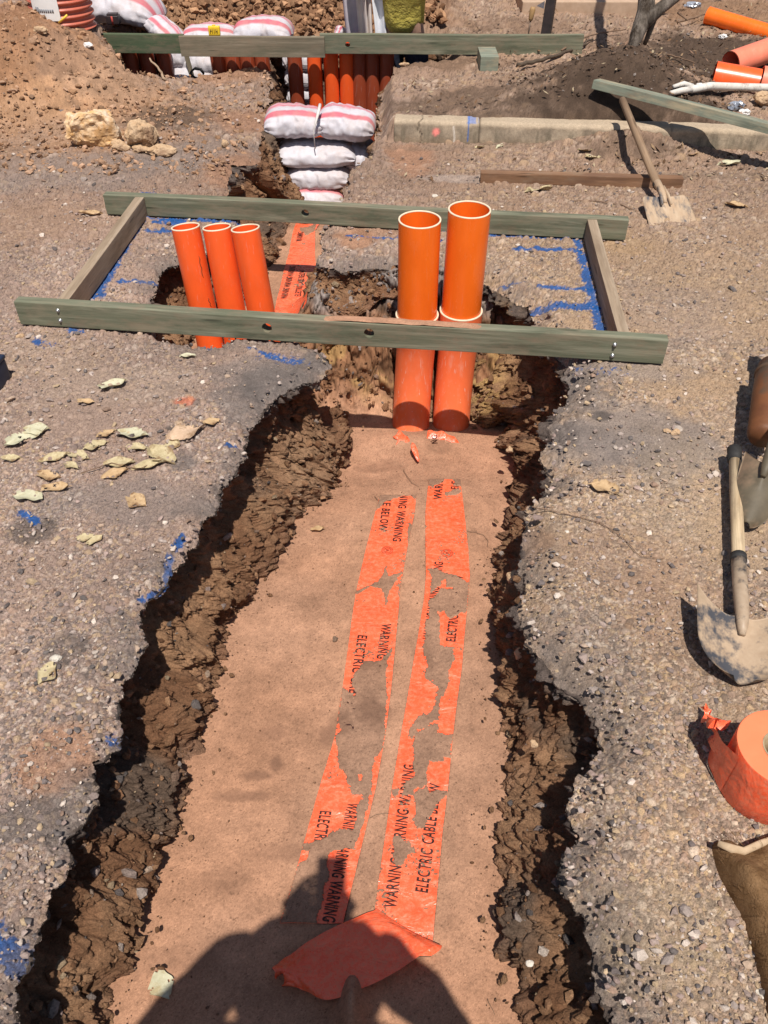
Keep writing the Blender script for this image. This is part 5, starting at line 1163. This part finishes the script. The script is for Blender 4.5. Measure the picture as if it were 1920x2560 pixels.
def shovel(lab, blade_p, handle_p, W, L, kind, dish, tip_drop, mats, cap=False, hr=.0165, name='shovel', straps=False, sock=.22):
    ax = (blade_p - handle_p); M3 = orient(ax); root = thing(name, lab, 'shovel', blade_p, M3.to_euler()); HL = ax.length
    q = Matrix.Rotation(tip_drop, 4, 'Y'); b = blade_mesh(W, L, kind, dish); b.transform(q); obj('blade', b, mats[0], root)
    obj('socket', tube([(.055, 0, .006), (.02, 0, .010), (-.03, 0, .012), (-.10, 0, .006), (-sock, 0, .0)], [.008, .015, .0175, .0190, .0190], 20, True), mats[2] if len(mats) > 2 else mats[0], root)
    h = tube([(-sock*.72, 0, .002), (-HL*.6, 0, 0), (-HL, 0, 0)], [hr, hr, hr*.97], 20); obj('handle', h, mats[1], root)
    bm = bmesh.new(); add_tube(bm, [(-sock-.002, 0, 0), (-sock+.018, 0, .001)], .0212, 20); obj('collar', bm_mesh(bm), M_CAP, root)
    if cap: obj('grip_cap', tube([(-HL+.055, 0, 0), (-HL-.002, 0, 0), (-HL-.012, 0, 0)], [hr+.0035, hr+.0045, hr*.6], 20), M_CAP, root)
    if straps:
        for s in (-1, 1): obj('strap', tube([(.075, s*.022, .012), (.02, s*.018, .024), (-.05, s*.012, .022)], .007, 8, True, .5), mats[0], root)
    return root
hp_ = at(1836, 1125, .062); bp_ = at(1852, 1548, .045)
shovel('round mouthed shovel with pale wooden handle and black cap on the right gravel', bp_, hp_, .118, .185, 'round', .050, math.radians(6), (M_STEEL, M_HANDLE, m_mottle('chipped_black_paint', (.34,.24,.16), (.44,.33,.23), 40, .5, .3, .002, .4, (.04,.04,.045), detail=7)), True, .0172)
hp2 = aty(1556, 250, 4.72); bp2 = at(1655, 492, .050)
shovel('square mouthed shovel with brown handle leaning under the slanted board', bp2, hp2, .118, .255, 'square', .022, math.radians(4), (M_STEEL2, M_HANDLE2), False, .019, straps=True, sock=.10)
bp3 = at(1902, 1178, .10); 
shovel('dull olive shovel blade turned face down beside the wooden handle', at(1918, 1160, .13), at(1985, 960, .20), .066, .20, 'round', -.045, math.radians(10), (M_OLIVE, M_HANDLE2), False, .016, sock=.12)
# demolition breaker lying at the right edge
M_SHADE_RUST = m_mottle('shaded_rusty_orange', (.12,.042,.016), (.19,.07,.024), 18, .6, .3, .004, .4, (.10,.06,.035))  # rusty orange, base colour darkened for the shaded side
M_DKSTEEL = m_mottle('dark_steel', (.10,.075,.055), (.2,.13,.09), 26, .45, .3, .003, .5, metal=.5)
pb = at(1908, 1085, .09); pt = at(1932, 915, .13); ax_ = (pt-pb)
root = thing('breaker', 'rusty orange breaker body with a steel rod, standing out of the right edge', 'breaker', pb, orient(ax_).to_euler()); Lb = ax_.length
bm = bmesh.new(); add_tube(bm, [(-.02, 0, 0), (0, 0, 0), (Lb*.5, 0, 0), (Lb*.85, 0, 0), (Lb*.86, 0, 0), (Lb, 0, 0)], [.038, .046, .049, .049, .044, .044], 28); obj('body', bm_mesh(bm), M_SHADE_RUST, root)
obj('rod', tube([(Lb, 0, 0), (Lb+.09, 0, 0), (Lb+.10, 0, 0), (Lb+.2, .0, 0)], [.016, .015, .024, .024], 18), M_DKSTEEL, root)
bm = bmesh.new(); add_tube(bm, [(Lb*.84, 0, 0), (Lb*.88, 0, 0)], .052, 28); obj('rim_collar', bm_mesh(bm), M_SHADE_RUST, root)

# hessian sack at the lower right
def sack():
    pts = [(1778,2118),(1792,2180),(1822,2240),(1850,2290),(1880,2380),(1905,2480),(1950,2620),(2120,2760),(2350,2700),(2400,2350),(2300,2120),(2080,2050),(1930,2088),(1850,2122),(1810,2108)]
    W = [at(*p) for p in pts]; cx_ = sum(p.x for p in W[1:])/len(W[1:]); cy_ = sum(p.y for p in W[1:])/len(W[1:]); n_ = 160; ring = []
    for k in range(n_):
        t = k/n_*len(W); i = int(t); f = t-i; a, b, c, d_ = W[i-1], W[i % len(W)], W[(i+1) % len(W)], W[(i+2) % len(W)]
        ring.append(.5*((2*b) + (c-a)*f + (2*a-5*b+4*c-d_)*f*f + (3*b-a-3*c+d_)*f**3))
    V, m_ = [], 44
    for j in range(m_):
        s = j/(m_-1); k = 1-(1-s)**1.0
        rad = math.sin(min(1, s*1.25)*PI/2) if s < .8 else 1.0
        for p in ring:
            e = 1-rad if False else 0
            r_ = 1-s; X_ = cx_ + (p.x-cx_)*(r_**.85 if r_ > 0 else 0); Y_ = cy_ + (p.y-cy_)*(r_**.85 if r_ > 0 else 0)
            h_ = .070*(1-r_**7)**.5*(0.8+.2*s)
            V.append((X_, Y_, .002 + h_))
    V = np.array(V); f = (fb2(V[:, 0]*9, V[:, 1]*9, 4, 601)-.5); V[:, 2] += f*.085*np.clip(V[:, 2]/.04, 0, 1) + .006*np.sin(V[:, 0]*60+V[:, 1]*25)*np.clip(V[:, 2]/.05, 0, 1)
    t = NT('hessian'); c = t.ramp(t.noise(22, 6, .7), [(.3, (.18,.095,.042)), (.7, (.33,.195,.10))]); w1 = t.noise(260, 3, .8); c = t.mix(.5, c, t.ramp(w1, [(.1, 1.3), (.6, .6)]), 'MULTIPLY')
    mt = t.done(c, .95, t.bump(w1, .9, .004, t.bump(t.noise(38, 5, .7), .7, .012)), .0)
    root = thing('hessian_sack', 'brown fuzzy hessian sack lying at the lower right corner', 'sack', (cx_, cy_, 0))
    V2 = V - np.array([[cx_, cy_, 0]]); obj('cloth', np_mesh('cloth', V2, grid_faces(m_, n_, None, True)), mt, root)
    P = [at(*q, .055) for q in ((1795,2108),(1830,2122),(1860,2128),(1900,2110),(1960,2090))]; obj('hem', tube([p - Vector((cx_, cy_, 0)) for p in P], [.006, .009, .008, .008, .008], 10, True, .5), m_mottle('pale_hem', (.40,.28,.17), (.52,.38,.25), 50, .9, .5, .003), root)
    # stray fibres
    bm = bmesh.new(); r = random.Random(4)
    for _ in range(260):
        k = r.randrange(n_); p = ring[k]; s = r.uniform(0, .25); q = Vector((p.x + (cx_-p.x)*s - cx_, p.y + (cy_-p.y)*s - cy_, .02 + r.uniform(.0, .045)*(1 if s > .02 else .6)))
        dd = Vector((p.x-cx_, p.y-cy_, 0)).normalized()*r.uniform(.004, .014) + Vector((r.uniform(-.01, .01), r.uniform(-.01, .01), r.uniform(0, .010)))
        add_tube(bm, [q, q+dd*.6, q+dd], .0004, 3)
    tag(obj('fibre', bm_mesh(bm), mt, root), kind='stuff')
sack()
# dark case at the left edge
p = at(2, 985, 0); bm = bmesh.new(); add_box(bm, (0, 0, .045), (.12, .10, .085), None, .010); add_box(bm, (.0, 0, .093), (.125, .105, .014), None, .005)
r_ = thing('tool_case', 'dark navy corner of a tool case at the left edge', 'case', (p.x-.058, p.y+.055, 0), (0, 0, -.2)); obj('case_body', bm_mesh(bm), m_mottle('navy_plastic', (.015,.022,.045), (.03,.04,.07), 20, .4), r_)
obj('carry_handle', tube([(-.03, 0, .10), (-.02, 0, .12), (.02, 0, .12), (.03, 0, .10)], .006, 10), M_CAP, r_)
# ------------------------------------------------------------------ things around the far pit
M_COIL = m_plastic('ribbed_red_plastic', (.50,.13,.08), .4, (.6,.35,.25), .3)
p = aty(155, 56, 6.10); R0 = .192
root = thing('conduit_coil', 'red ribbed conduit coil with a white sticker on the dirt mound', 'coil', (p.x, 6.15, p.z-.03))
bm = bmesh.new(); prof = []
for k in range(90): z_ = k*.0065; prof.append((R0 + .011*math.cos(k*2*PI/6.2), z_))
prof += [(R0-.08, prof[-1][1]), (R0-.08, .0)]; add_lathe(bm, prof, 56); obj('ribbed_wall', bm_mesh(bm), M_COIL, root)
V = []; 
for i in range(14):
    a = math.radians(-128 + 52*i/13)
    for j in range(8): zz_ = .07 + .125*j/7; V.append(((R0+.0135)*math.cos(a), (R0+.0135)*math.sin(a), zz_))
st = obj('sticker', np_mesh('st', np.array(V), grid_faces(14, 8)), m_mottle('white_paper', (.74,.72,.70), (.80,.78,.76), 20, .6), root); st['label'] = 'white rectangular sticker'
bm = bmesh.new()
for k in range(9):
    a = math.radians(-118 + 3.9*k); add_box(bm, ((R0+.0145)*math.cos(a), (R0+.0145)*math.sin(a), .125), (.010, .0016, .018 if k > 1 else .04), Matrix.Rotation(a+PI/2, 3, 'Z'))
obj('print', bm_mesh(bm), m_mottle('grey_print', (.15,.15,.17), (.25,.25,.27), 40), st)
a = aty(147, 57, 5.93); b = aty(168, 38, 5.92); tag(obj('yellow_stick', tube([a, b], [.006, .007], 8), m_mottle('yellow_paint', (.80,.50,.05), (.88,.6,.1), 30, .5)), 'short yellow stick leaning against the ribbed coil', 'stick')
p = aty(284, 50, 6.5); bm = bmesh.new(); add_box(bm, (0, 0, .035), (.085, .07, .055), None, .008); add_box(bm, (0, 0, .068), (.07, .055, .008), None, .003)
r_ = thing('black_box', 'small black plastic box in front of the large striped sandbag', 'box', (p.x, 6.5, p.z-.03)); obj('box_body', bm_mesh(bm), m_mottle('black_plastic', (.02,.018,.02), (.05,.03,.03), 30, .45), r_); bm = bmesh.new(); add_box(bm, (.0, -.0365, .035), (.012, .003, .05)); obj('red_strap', bm_mesh(bm), m_mottle('red_strap', (.4,.05,.04), (.5,.08,.06), 30), r_)
p = aty(537, 84, 6.19); bm = bmesh.new(); add_box(bm, (0, 0, .028), (.078, .03, .056), None, .008); add_box(bm, (0, -.0, .058), (.02, .018, .008), None, .002)
r_ = thing('yellow_tag', 'small yellow marker block sitting on the grey far board', 'marker', (p.x, 6.185, .2215)); obj('block', bm_mesh(bm), m_mottle('yellow_plastic', (.72,.46,.02), (.82,.56,.04), 30, .5), r_)
bm = bmesh.new()
for dx, hh in ((-.024, .026), (-.019, .004), (-.010, .026), (.002, .026), (.012, .026), (.022, .026)): add_box(bm, (dx, -.0162, .026 + (.010 if hh < .01 else 0)), (.003, .0016, hh))
add_box(bm, (-.019, -.0162, .028), (.008, .0016, .003)); add_box(bm, (.017, -.0162, .026), (.008, .0016, .003)); obj('writing', bm_mesh(bm), M_INK, r_)
a = aty(501, 182, 6.42); b = aty(515, 128, 6.42); tag(obj('pvc_pipe', tube([a, b], .016, 14), m_mottle('white_pvc', (.70,.70,.70), (.8,.8,.79), 20, .4)), 'thin white pvc pipe standing among the bags below the grey board', 'pipe')
a = aty(476, 190, 6.36); b = aty(458, 126, 6.36); o = board('grey_stake', a, b, .03, .02, M_GREYPINE, None, (), 9, warp=0); tag(o, 'narrow grey stake left of the white pvc pipe', 'stake')
p = aty(493, 184, 6.3); tag(obj('black_cable', tube([p + Vector((.045*math.cos(t*.9), .02*math.sin(t*.5), .035*math.sin(t*.9))) for t in range(16)], .006, 8), M_CAP), 'small loop of black cable at the foot of the white pvc pipe', 'cable')
twig([(416,205),(400,180),(375,150)], .010, 'bare broken branch leaning over the left dirt edge', lambda a_, b_: aty(a_, b_, 5.86 + (205-b_)*.0012), 0, m_mottle('pale_bark', (.30,.2,.13), (.42,.3,.2), 40), None, 'branch', 'branch')
# worker standing in the pit: waist at board height
def person_body(pts, edges, sub=2, amp=.004, seed=0):
    me = skin_mesh(pts, edges, sub); return displace(me, amp, 9, seed, 3)
M_SKIN = m_mottle('skin', (.36,.20,.14), (.44,.26,.18), 20, .55)
M_HIVIS = m_mottle('yellow_workshirt', (.40,.32,.06), (.55,.45,.12), 9, .8, .9, .05, .1)
M_NAVY = m_mottle('navy_trousers', (.016,.019,.035), (.032,.037,.06), 18, .85, .5, .01, .2)
M_HAIR = m_mottle('dark_hair', (.03,.02,.012), (.06,.04,.025), 80, .6)
def head_part(root, c, tilt=0.0, hat=None):
    R = Matrix.Rotation(tilt, 3, 'X'); c = Vector(c)
    bm = bmesh.new(); bmesh.ops.create_uvsphere(bm, u_segments=32, v_segments=24, radius=1.0)
    for v in bm.verts:
        x_, y_, z_ = v.co; w = .074*(1 - .18*max(0, -z_)**1.5); v.co = Vector((x_*w, y_*.094, z_*.115 + (-.004)))
        if y_ > .4 and abs(x_) < .25: v.co.y += .016*math.exp(-((z_+.12)/.22)**2 - (x_/.13)**2)          # nose
        if y_ > .5: v.co.y -= .010*math.exp(-((z_-.08)/.13)**2)*math.exp(-((abs(x_)-.36)/.15)**2)     # eye sockets
    bmesh.ops.transform(bm, matrix=Matrix.Translation(c) @ R.to_4x4(), verts=bm.verts[:]); h = obj('head', bm_mesh(bm), M_SKIN, root)
    bm = bmesh.new()
    for s in (-1, 1):
        q = c + R @ Vector((s*.029, .083, .012)); r = bmesh.ops.create_uvsphere(bm, u_segments=12, v_segments=8, radius=.011); bmesh.ops.translate(bm, verts=r['verts'], vec=q)
    obj('eye', bm_mesh(bm), m_mottle('eye_white', (.6,.58,.55), (.7,.68,.65), 20, .3), h)
    bm = bmesh.new(); q = c + R @ Vector((0, .088, -.062)); r = bmesh.ops.create_uvsphere(bm, u_segments=12, v_segments=8, radius=1); bmesh.ops.transform(bm, matrix=Matrix.Translation(q) @ Matrix.Diagonal((.024, .007, .008, 1)), verts=r['verts']); obj('mouth', bm_mesh(bm), m_mottle('lips', (.36,.12,.10), (.42,.16,.13), 20, .5), h)
    bm = bmesh.new()
    for s in (-1, 1):
        q = c + R @ Vector((s*.074, -.005, -.008)); r = bmesh.ops.create_uvsphere(bm, u_segments=10, v_segments=8, radius=1); bmesh.ops.transform(bm, matrix=Matrix.Translation(q) @ R.to_4x4() @ Matrix.Diagonal((.010, .02, .032, 1)), verts=r['verts'])
    obj('ear', bm_mesh(bm), M_SKIN, h)
    bm = bmesh.new(); r = bmesh.ops.create_uvsphere(bm, u_segments=24, v_segments=16, radius=1)
    bmesh.ops.delete(bm, geom=[v for v in bm.verts if v.co.z < -.15 or (v.co.y > .55 and v.co.z < .45)], context='VERTS')
    bmesh.ops.transform(bm, matrix=Matrix.Translation(c) @ R.to_4x4() @ Matrix.Diagonal((.080, .101, .121, 1)), verts=bm.verts[:]); obj('hair', bm_mesh(bm), M_HAIR, h)
    if hat:
        bm = bmesh.new(); add_lathe(bm, [(.175, -.004), (.15, .004), (.105, .008), (.100, .03), (.093, .075), (.06, .105), (.0, .112)], 40); bmesh.ops.transform(bm, matrix=Matrix.Translation(c + R @ Vector((0, -.005, .035))) @ R.to_4x4(), verts=bm.verts[:]); obj('hat', bm_mesh(bm), hat, root)
def hand_part(root, wrist, fwd, palm_n, side, mat=None):
    fwd = fwd.normalized(); palm_n = (palm_n - fwd*palm_n.dot(fwd)).normalized(); lat = fwd.cross(palm_n)*side
    pts = [(wrist, .024, .017), (wrist + fwd*.045, .036, .014), (wrist + fwd*.085, .038, .012)]; e = [(0, 1), (1, 2)]
    for k, L_ in enumerate((.062, .074, .068, .052)):
        b_ = wrist + fwd*.078 + lat*(.030-.020*k); d_ = fwd; prev = 1; r_ = .0085
        i0 = len(pts); pts.append((b_, r_, r_)); e.append((1, i0)); q = b_
        for s in range(3):
            d_ = (d_ + palm_n*.38).normalized(); q = q + d_*L_*(.42, .33, .25)[s]; pts.append((q, r_*(1-.10*(s+1)),)*1 + (r_*(1-.10*(s+1)),)); e.append((len(pts)-2, len(pts)-1))
    b_ = wrist + fwd*.030 + lat*.034; i0 = len(pts); pts.append((b_, .012, .011)); e.append((0, i0)); d_ = (fwd*.7 + lat*.6 + palm_n*.25).normalized(); q = b_
    for s in range(2): q = q + d_*.034; pts.append((q, .0095-.001*s, .0095-.001*s)); e.append((len(pts)-2, len(pts)-1)); d_ = (d_ + fwd*.3 + palm_n*.15).normalized()
    obj('hand', skin_mesh([(p_[0].x, p_[0].y, p_[0].z, p_[1], p_[2]) for p_ in pts], e, 1), mat or M_SKIN, root)
def human(lab, base, up, arms, shirt, trousers, hat=None, boots=None, lean=0.0, rz=0.0, head_tilt=0.0, drop=0.0):
    root = thing('person', lab, 'person', base, (0, 0, rz)); k = up/1.75
    V3 = lambda *a: Vector(a)
    hipz, shz = .93*k, 1.43*k-drop; ly = lean
    T = [(0, 0, hipz, .145, .11), (0, ly*.36, 1.08*k-drop*.25, .14, .105), (0, ly*.74, 1.26*k-drop*.62, .165, .12), (0, ly, shz-.02, .12, .095), (0, ly+.01, shz+.06, .062, .058), (0, ly+.025, shz+.12, .055, .055)]
    legs = []
    for s in (-1, 1):
        legs.append([(s*.095, 0, hipz-.06, .095), (s*.105, .02, .50*k, .072), (s*.11, -.01, .10, .055), (s*.11, -.015, .075, .05)])
    # torso and arms in one body; clothing over it as its own surfaces
    pts = [t for t in T]; e = [(0, 1), (1, 2), (2, 3), (3, 4), (4, 5)]
    for s, (el, wr) in zip((-1, 1), arms):
        i0 = len(pts); sh = (s*.185, ly, shz-.03); pts += [(*sh, .062), (*[(sh[c]+el[c])/2 for c in range(3)], .050), (*el, .043), (*[(el[c]+wr[c])/2 for c in range(3)], .038), (*wr, .026)]; e += [(3, i0), (i0, i0+1), (i0+1, i0+2), (i0+2, i0+3), (i0+3, i0+4)]
    for s, lg in zip((-1, 1), legs):
        i0 = len(pts); pts += [(*p_[:3], p_[3]*.8) for p_ in lg]; e += [(0, i0), (i0, i0+1), (i0+1, i0+2), (i0+2, i0+3)]
    b_ = [(p_[0], p_[1], p_[2], p_[3]*.88, (p_[4] if len(p_) > 4 else p_[3])*.88) for p_ in pts]; obj('body', skin_mesh(b_, e, 2), M_SKIN, root)
    # shirt: torso to forearm, trousers: hips to ankle
    sp = [(0, 0, hipz-.045, .172, .135)] + [(t[0], t[1], t[2], t[3]*1.1, t[4]*1.12) for t in T[1:4]] + [(0, ly+.008, shz+.035, .075, .07)]; se = [(0, 1), (1, 2), (2, 3), (3, 4)]
    for s, (el, wr) in zip((-1, 1), arms):
        i0 = len(sp); sh = (s*.185, ly, shz-.03); m2 = [el[c]+(wr[c]-el[c])*.86 for c in range(3)]; sp += [(*sh, .085), (*[(sh[c]+el[c])/2 for c in range(3)], .078), (*el, .072), (*m2, .054)]; se += [(3, i0), (i0, i0+1), (i0+1, i0+2), (i0+2, i0+3)]
    sm = skin_mesh(sp, se, 2); displace(sm, .026, 9, 3, 4); obj('shirt', sm, shirt, root)
    tp = [(0, 0, hipz+.03, .150, .118), (0, 0, hipz-.03, .155, .122)]; te = [(0, 1)]
    for s, lg in zip((-1, 1), legs):
        i0 = len(tp); tp += [(*p_[:3], p_[3]*1.08) for p_ in lg[:3]]; te += [(1, i0), (i0, i0+1), (i0+1, i0+2)]
    tm = skin_mesh(tp, te, 2); displace(tm, .012, 6, 5, 3); obj('trousers', tm, trousers, root)
    for s in (-1, 1):
        bt = skin_mesh([(s*.11, -.03, .11, .058), (s*.11, -.02, .05, .052, .05), (s*.115, .07, .042, .046, .036), (s*.12, .16, .038, .042, .030)], [(0, 1), (1, 2), (2, 3)], 2); obj('boot', bt, boots or m_mottle('boot_leather', (.12,.08,.05), (.2,.13,.08), 16, .7), root)
    head_part(root, (0, ly+.045, shz+.235), head_tilt, hat)
    for s, (el, wr) in zip((-1, 1), arms):
        d_ = Vector(wr)-Vector(el); hand_part(root, Vector(wr), d_, Vector((-s*.8, .5, .0)), s)
    return root
wp = aty(1000, 60, 6.62)
human('person in a yellow work shirt and navy trousers standing in the far pit', (.15, 6.50, -.68), 1.66, [((-.30, .20, 1.22), (-.12, .36, 1.30)), ((.30, .22, 1.22), (.14, .38, 1.28))], M_HIVIS, M_NAVY, None, None, .10, math.radians(160), 0.0, .0)
# upright bundle of white sheets beside the worker
p = aty(928, 90, 6.42); root = thing('sheet_bundle', 'upright bundle of white and grey sheets beside the yellow shirt', 'sheets', (p.x, 6.46, -.3))
for k, (dx, w, h, bend, m_) in enumerate(((-.085, .10, 1.15, -.02, 0), (-.03, .07, 1.18, .0, 1), (.04, .085, 1.12, .03, 2), (.0, .06, 1.2, .012, 1))):
    V = []
    for i in range(24):
        t = i/23
        for j in range(8): s = j/7-.5; V.append((dx + s*w*(.75+.3*t) - .07*t + bend*math.sin(t*3) + .05*(1-t)*(1 if k == 2 else 0), .015*k + .018*math.sin(s*6+k) + .01*math.sin(t*7+k), t*h))
    me = np_mesh('s', np.array(V), grid_faces(24, 8)); bm = bmesh.new(); bm.from_mesh(me); bmesh.ops.solidify(bm, geom=bm.faces[:], thickness=.004); me = bm_mesh(bm)
    obj('sheet', me, [m_mottle('grey_sheet', (.42,.38,.42), (.58,.53,.56), 10, .5), m_mottle('tan_sheet', (.62,.52,.46), (.74,.66,.62), 10, .6), m_mottle('white_sheet', (.76,.76,.80), (.82,.82,.86), 10, .5)][m_], root)
# marker post, screwdriver-like probe, small card
a = aty(1354, 96, 6.30); b = aty(1378, -60, 6.36); o = board('black_post', a, b, .062, .05, m_mottle('black_steel', (.020,.016,.015), (.045,.03,.028), 18, .5, .3, .003), None, (), 15, warp=0); o.rotation_euler = (b-a).to_track_quat('X', 'Y').to_euler(); tag(o, 'black steel post standing behind the long green board', 'post')
a = aty(1319, 96, 6.32); c = aty(1326, 52, 6.33); b = aty(1333, 17, 6.34); root = thing('probe', 'thin steel probe with wooden handle left of the black post', 'probe', a)
obj('steel_rod', tube([(0, 0, -.03), c-a], .005, 8), M_DKSTEEL, root); obj('wooden_handle', tube([c-a, c-a+(b-c)*.15, c-a+(b-c)*.8, b-a], [.010, .016, .019, .014], 14), m_mottle('handle_wood', (.30,.17,.07), (.42,.26,.12), 40, .6), root)
V = [aty(1341, 15, 6.5), aty(1362, 2, 6.5), aty(1360, 22, 6.52)]; bm = bmesh.new(); f = bm.faces.new([bm.verts.new(q) for q in V]); bmesh.ops.solidify(bm, geom=[f], thickness=.003); tag(obj('card', bm_mesh(bm), m_mottle('pale_card', (.6,.6,.62), (.7,.7,.72), 20, .6), smooth=False), 'pale triangular card beside the black post', 'card')
# tree trunk leaning out of the soil heap
M_BARK = m_mottle('grey_bark', (.07,.055,.042), (.26,.215,.18), 26, .95, 1.0, .03, .15, (.05,.036,.026), sc=(1, 1, .16), detail=8)
b0 = atg(1580, 140); root = thing('tree', 'bare grey tree trunk leaning out of the dark soil heap', 'tree', b0)
def P_(px, py, y): return aty(px, py, y) - b0
tk = tube([P_(1572,160,5.42), P_(1580,125,5.43), P_(1592,90,5.46), P_(1604,60,5.5), P_(1615,25,5.54), P_(1616,-20,5.58), P_(1610,-150,5.66)], [.012, .028, .040, .046, .050, .046, .042], 24)
displace(tk, .012, 14, 9, 4); obj('trunk', tk, M_BARK, root)
lb = tube([P_(1600,72,5.5), P_(1625,42,5.5), P_(1655,18,5.5), P_(1690,-8,5.5), P_(1770,-90,5.55)], [.030, .038, .036, .032, .028], 18); displace(lb, .010, 14, 12, 4); obj('limb', lb, M_BARK, root)
lb = tube([P_(1640,34,5.5), P_(1622,85,5.54), P_(1612,110,5.56)], [.02, .018, .012], 12); displace(lb, .006, 14, 13, 3); obj('limb', lb, M_BARK, root)
rngc = random.Random(5); bm = bmesh.new()
for _ in range(420):                                          # leaf clumps high above the picture
    c = Vector((rngc.gauss(.5, .55), rngc.gauss(.9, .4), rngc.gauss(3.6, .35))); d_ = Vector((rngc.gauss(0, 1), rngc.gauss(0, 1), rngc.gauss(0, .6))).normalized()*.05; s_ = d_.orthogonal().normalized()*.018
    bm.faces.new([bm.verts.new(c-d_), bm.verts.new(c+s_), bm.verts.new(c+d_), bm.verts.new(c-s_)])
tag(obj('crown', bm_mesh(bm, recalc=False), m_mottle('gum_leaf', (.06,.09,.035), (.10,.13,.06), 20, .6), root, smooth=False))
hl = tube([P_(1612,-140,5.66), (.12, .55, 1.9), (.3, .75, 2.9), (.5, .9, 3.6)], [.042, .036, .025, .012], 14); obj('limb', hl, M_BARK, root)
# branches, white branch, litter on the dark soil
M_DARKBR = m_mottle('dark_branch', (.06,.04,.028), (.11,.08,.055), 24, .9, .5, .006); M_PALEBR = m_mottle('white_branch', (.55,.50,.44), (.72,.68,.62), 20, .7, .4, .004, .3, (.22,.15,.11))
twig([(1290,178),(1340,168),(1400,150),(1450,128),(1480,112)], .014, 'dark fallen branch lying across the dirt right of the offcut', atg, .02, M_DARKBR, None, 'branch', 'branch')
twig([(1400,145),(1440,118),(1500,100),(1560,92)], .007, 'thin bare stick above the dark fallen branch', atg, .04, M_PALEBR if False else M_TWIG, None, 'branch', 'branch')
root = thing('white_branch', 'forked white branch lying behind the leaning board', 'branch', atg(1800, 236))
q = root.location
obj('stem', tube([atg(1725, 238)+Vector((0,0,.03))-q, atg(1770, 234)+Vector((0,0,.04))-q, atg(1850, 236)+Vector((0,0,.04))-q, atg(1990, 240)+Vector((0,0,.04))-q], [.020, .022, .022, .024], 12), M_PALEBR, root)
obj('fork', tube([atg(1727, 237)+Vector((0,0,.03))-q, atg(1700, 241)+Vector((0,0,.03))-q, atg(1674, 243)+Vector((0,0,.02))-q], [.018, .017, .014], 10), M_PALEBR, root); obj('fork', tube([atg(1728, 233)+Vector((0,0,.035))-q, atg(1705, 228)+Vector((0,0,.04))-q, atg(1680, 231)+Vector((0,0,.03))-q], [.014, .014, .010], 10), M_PALEBR, root)
twig([(1665,148),(1695,155),(1735,168)], .006, 'thin tan twig right of the tree trunk', atg, .02, M_TWIG); twig([(1690,70),(1720,62),(1760,50)], .008, 'grey stick behind the tree trunk', atg, .03, M_TWIG); twig([(1690,50),(1712,66)], .008, 'short pale stick crossing the grey stick', atg, .04, M_TWIG)
def crumple(px, py, s, lab, mat, name='plastic_scrap', z=.0):
    bm = bmesh.new(); bmesh.ops.create_icosphere(bm, subdivisions=3, radius=1); me = bm_mesh(bm); displace(me, .55, 1.8, int(px), 3); displace(me, .25, 5, int(px)+1, 2)
    for v in me.vertices: v.co = Vector((v.co.x*s, v.co.y*s*.7, v.co.z*s*.55))
    p_ = atg(px, py); o = obj(name, me, mat, smooth=False); o.location = (p_.x, p_.y, p_.z + s*.4); return tag(o, lab, 'litter')
M_FOIL = m_mottle('foil', (.45,.47,.52), (.75,.77,.82), 40, .25, .6, .004, .6, (.12,.12,.14), metal=.6); M_WPL = m_mottle('white_litter', (.66,.63,.60), (.78,.75,.72), 40, .5)
crumple(1838, 272, .045, 'crumpled silver packet behind the leaning board', M_FOIL); crumple(1730, 22, .055, 'crumpled foil wrapper near the top edge', M_FOIL)
crumple(1806, 96, .03, 'white scrap of paper on the dark soil below the long pipe', M_WPL); crumple(1747, 216, .018, 'tiny white scrap left of the short pipe offcut', M_WPL); crumple(1700, 178, .014, 'tiny white chip near the soil heap', M_WPL); crumple(222, 118, .03, 'white scrap of plastic on the mound slope', M_WPL); crumple(104, 83, .04, 'pale lump on the mound below the ribbed coil', M_TANROCK); crumple(1860, 286, .03, 'torn white plastic strip beneath the silver packet', M_WPL)
# ------------------------------------------------------------------ photographer behind the lens; only the shadow reaches the picture
M_SHIRT2 = m_mottle('orange_workshirt', (.62,.16,.03), (.72,.20,.05), 14, .8, .5, .01)
ph = human('person holding up a phone behind the trench end, casting the shadow', (-.06, -.34, .0), 1.74, [((-.40, .06, 1.27), (-.085, .26, 1.49)), ((.31, .10, 1.25), (.085, .26, 1.48))], M_SHIRT2, M_NAVY, m_mottle('straw_hat', (.42,.32,.18), (.52,.41,.25), 40, .8), None, .0, 0.0, math.radians(-12))
bm = bmesh.new(); add_box(bm, (0, 0, 0), (.072, .147, .008), None, .0036)
root = thing('phone', 'black phone held upright by the person behind the trench', 'phone', (-.026, -.006, CAM_H-.048), (PI/2-PITCH, 0, 0)); 
root.location = Vector((-.026, 0, CAM_H)) + Matrix.Rotation(PI/2-PITCH, 3, 'X') @ Vector((0, -.062, .012))
obj('phone_case', bm_mesh(bm), M_CAP, root); bm = bmesh.new(); add_box(bm, (0, 0, .0046), (.066, .140, .001)); obj('screen', bm_mesh(bm), m_mottle('dark_glass', (.01,.01,.012), (.015,.015,.018), 10, .1), root)
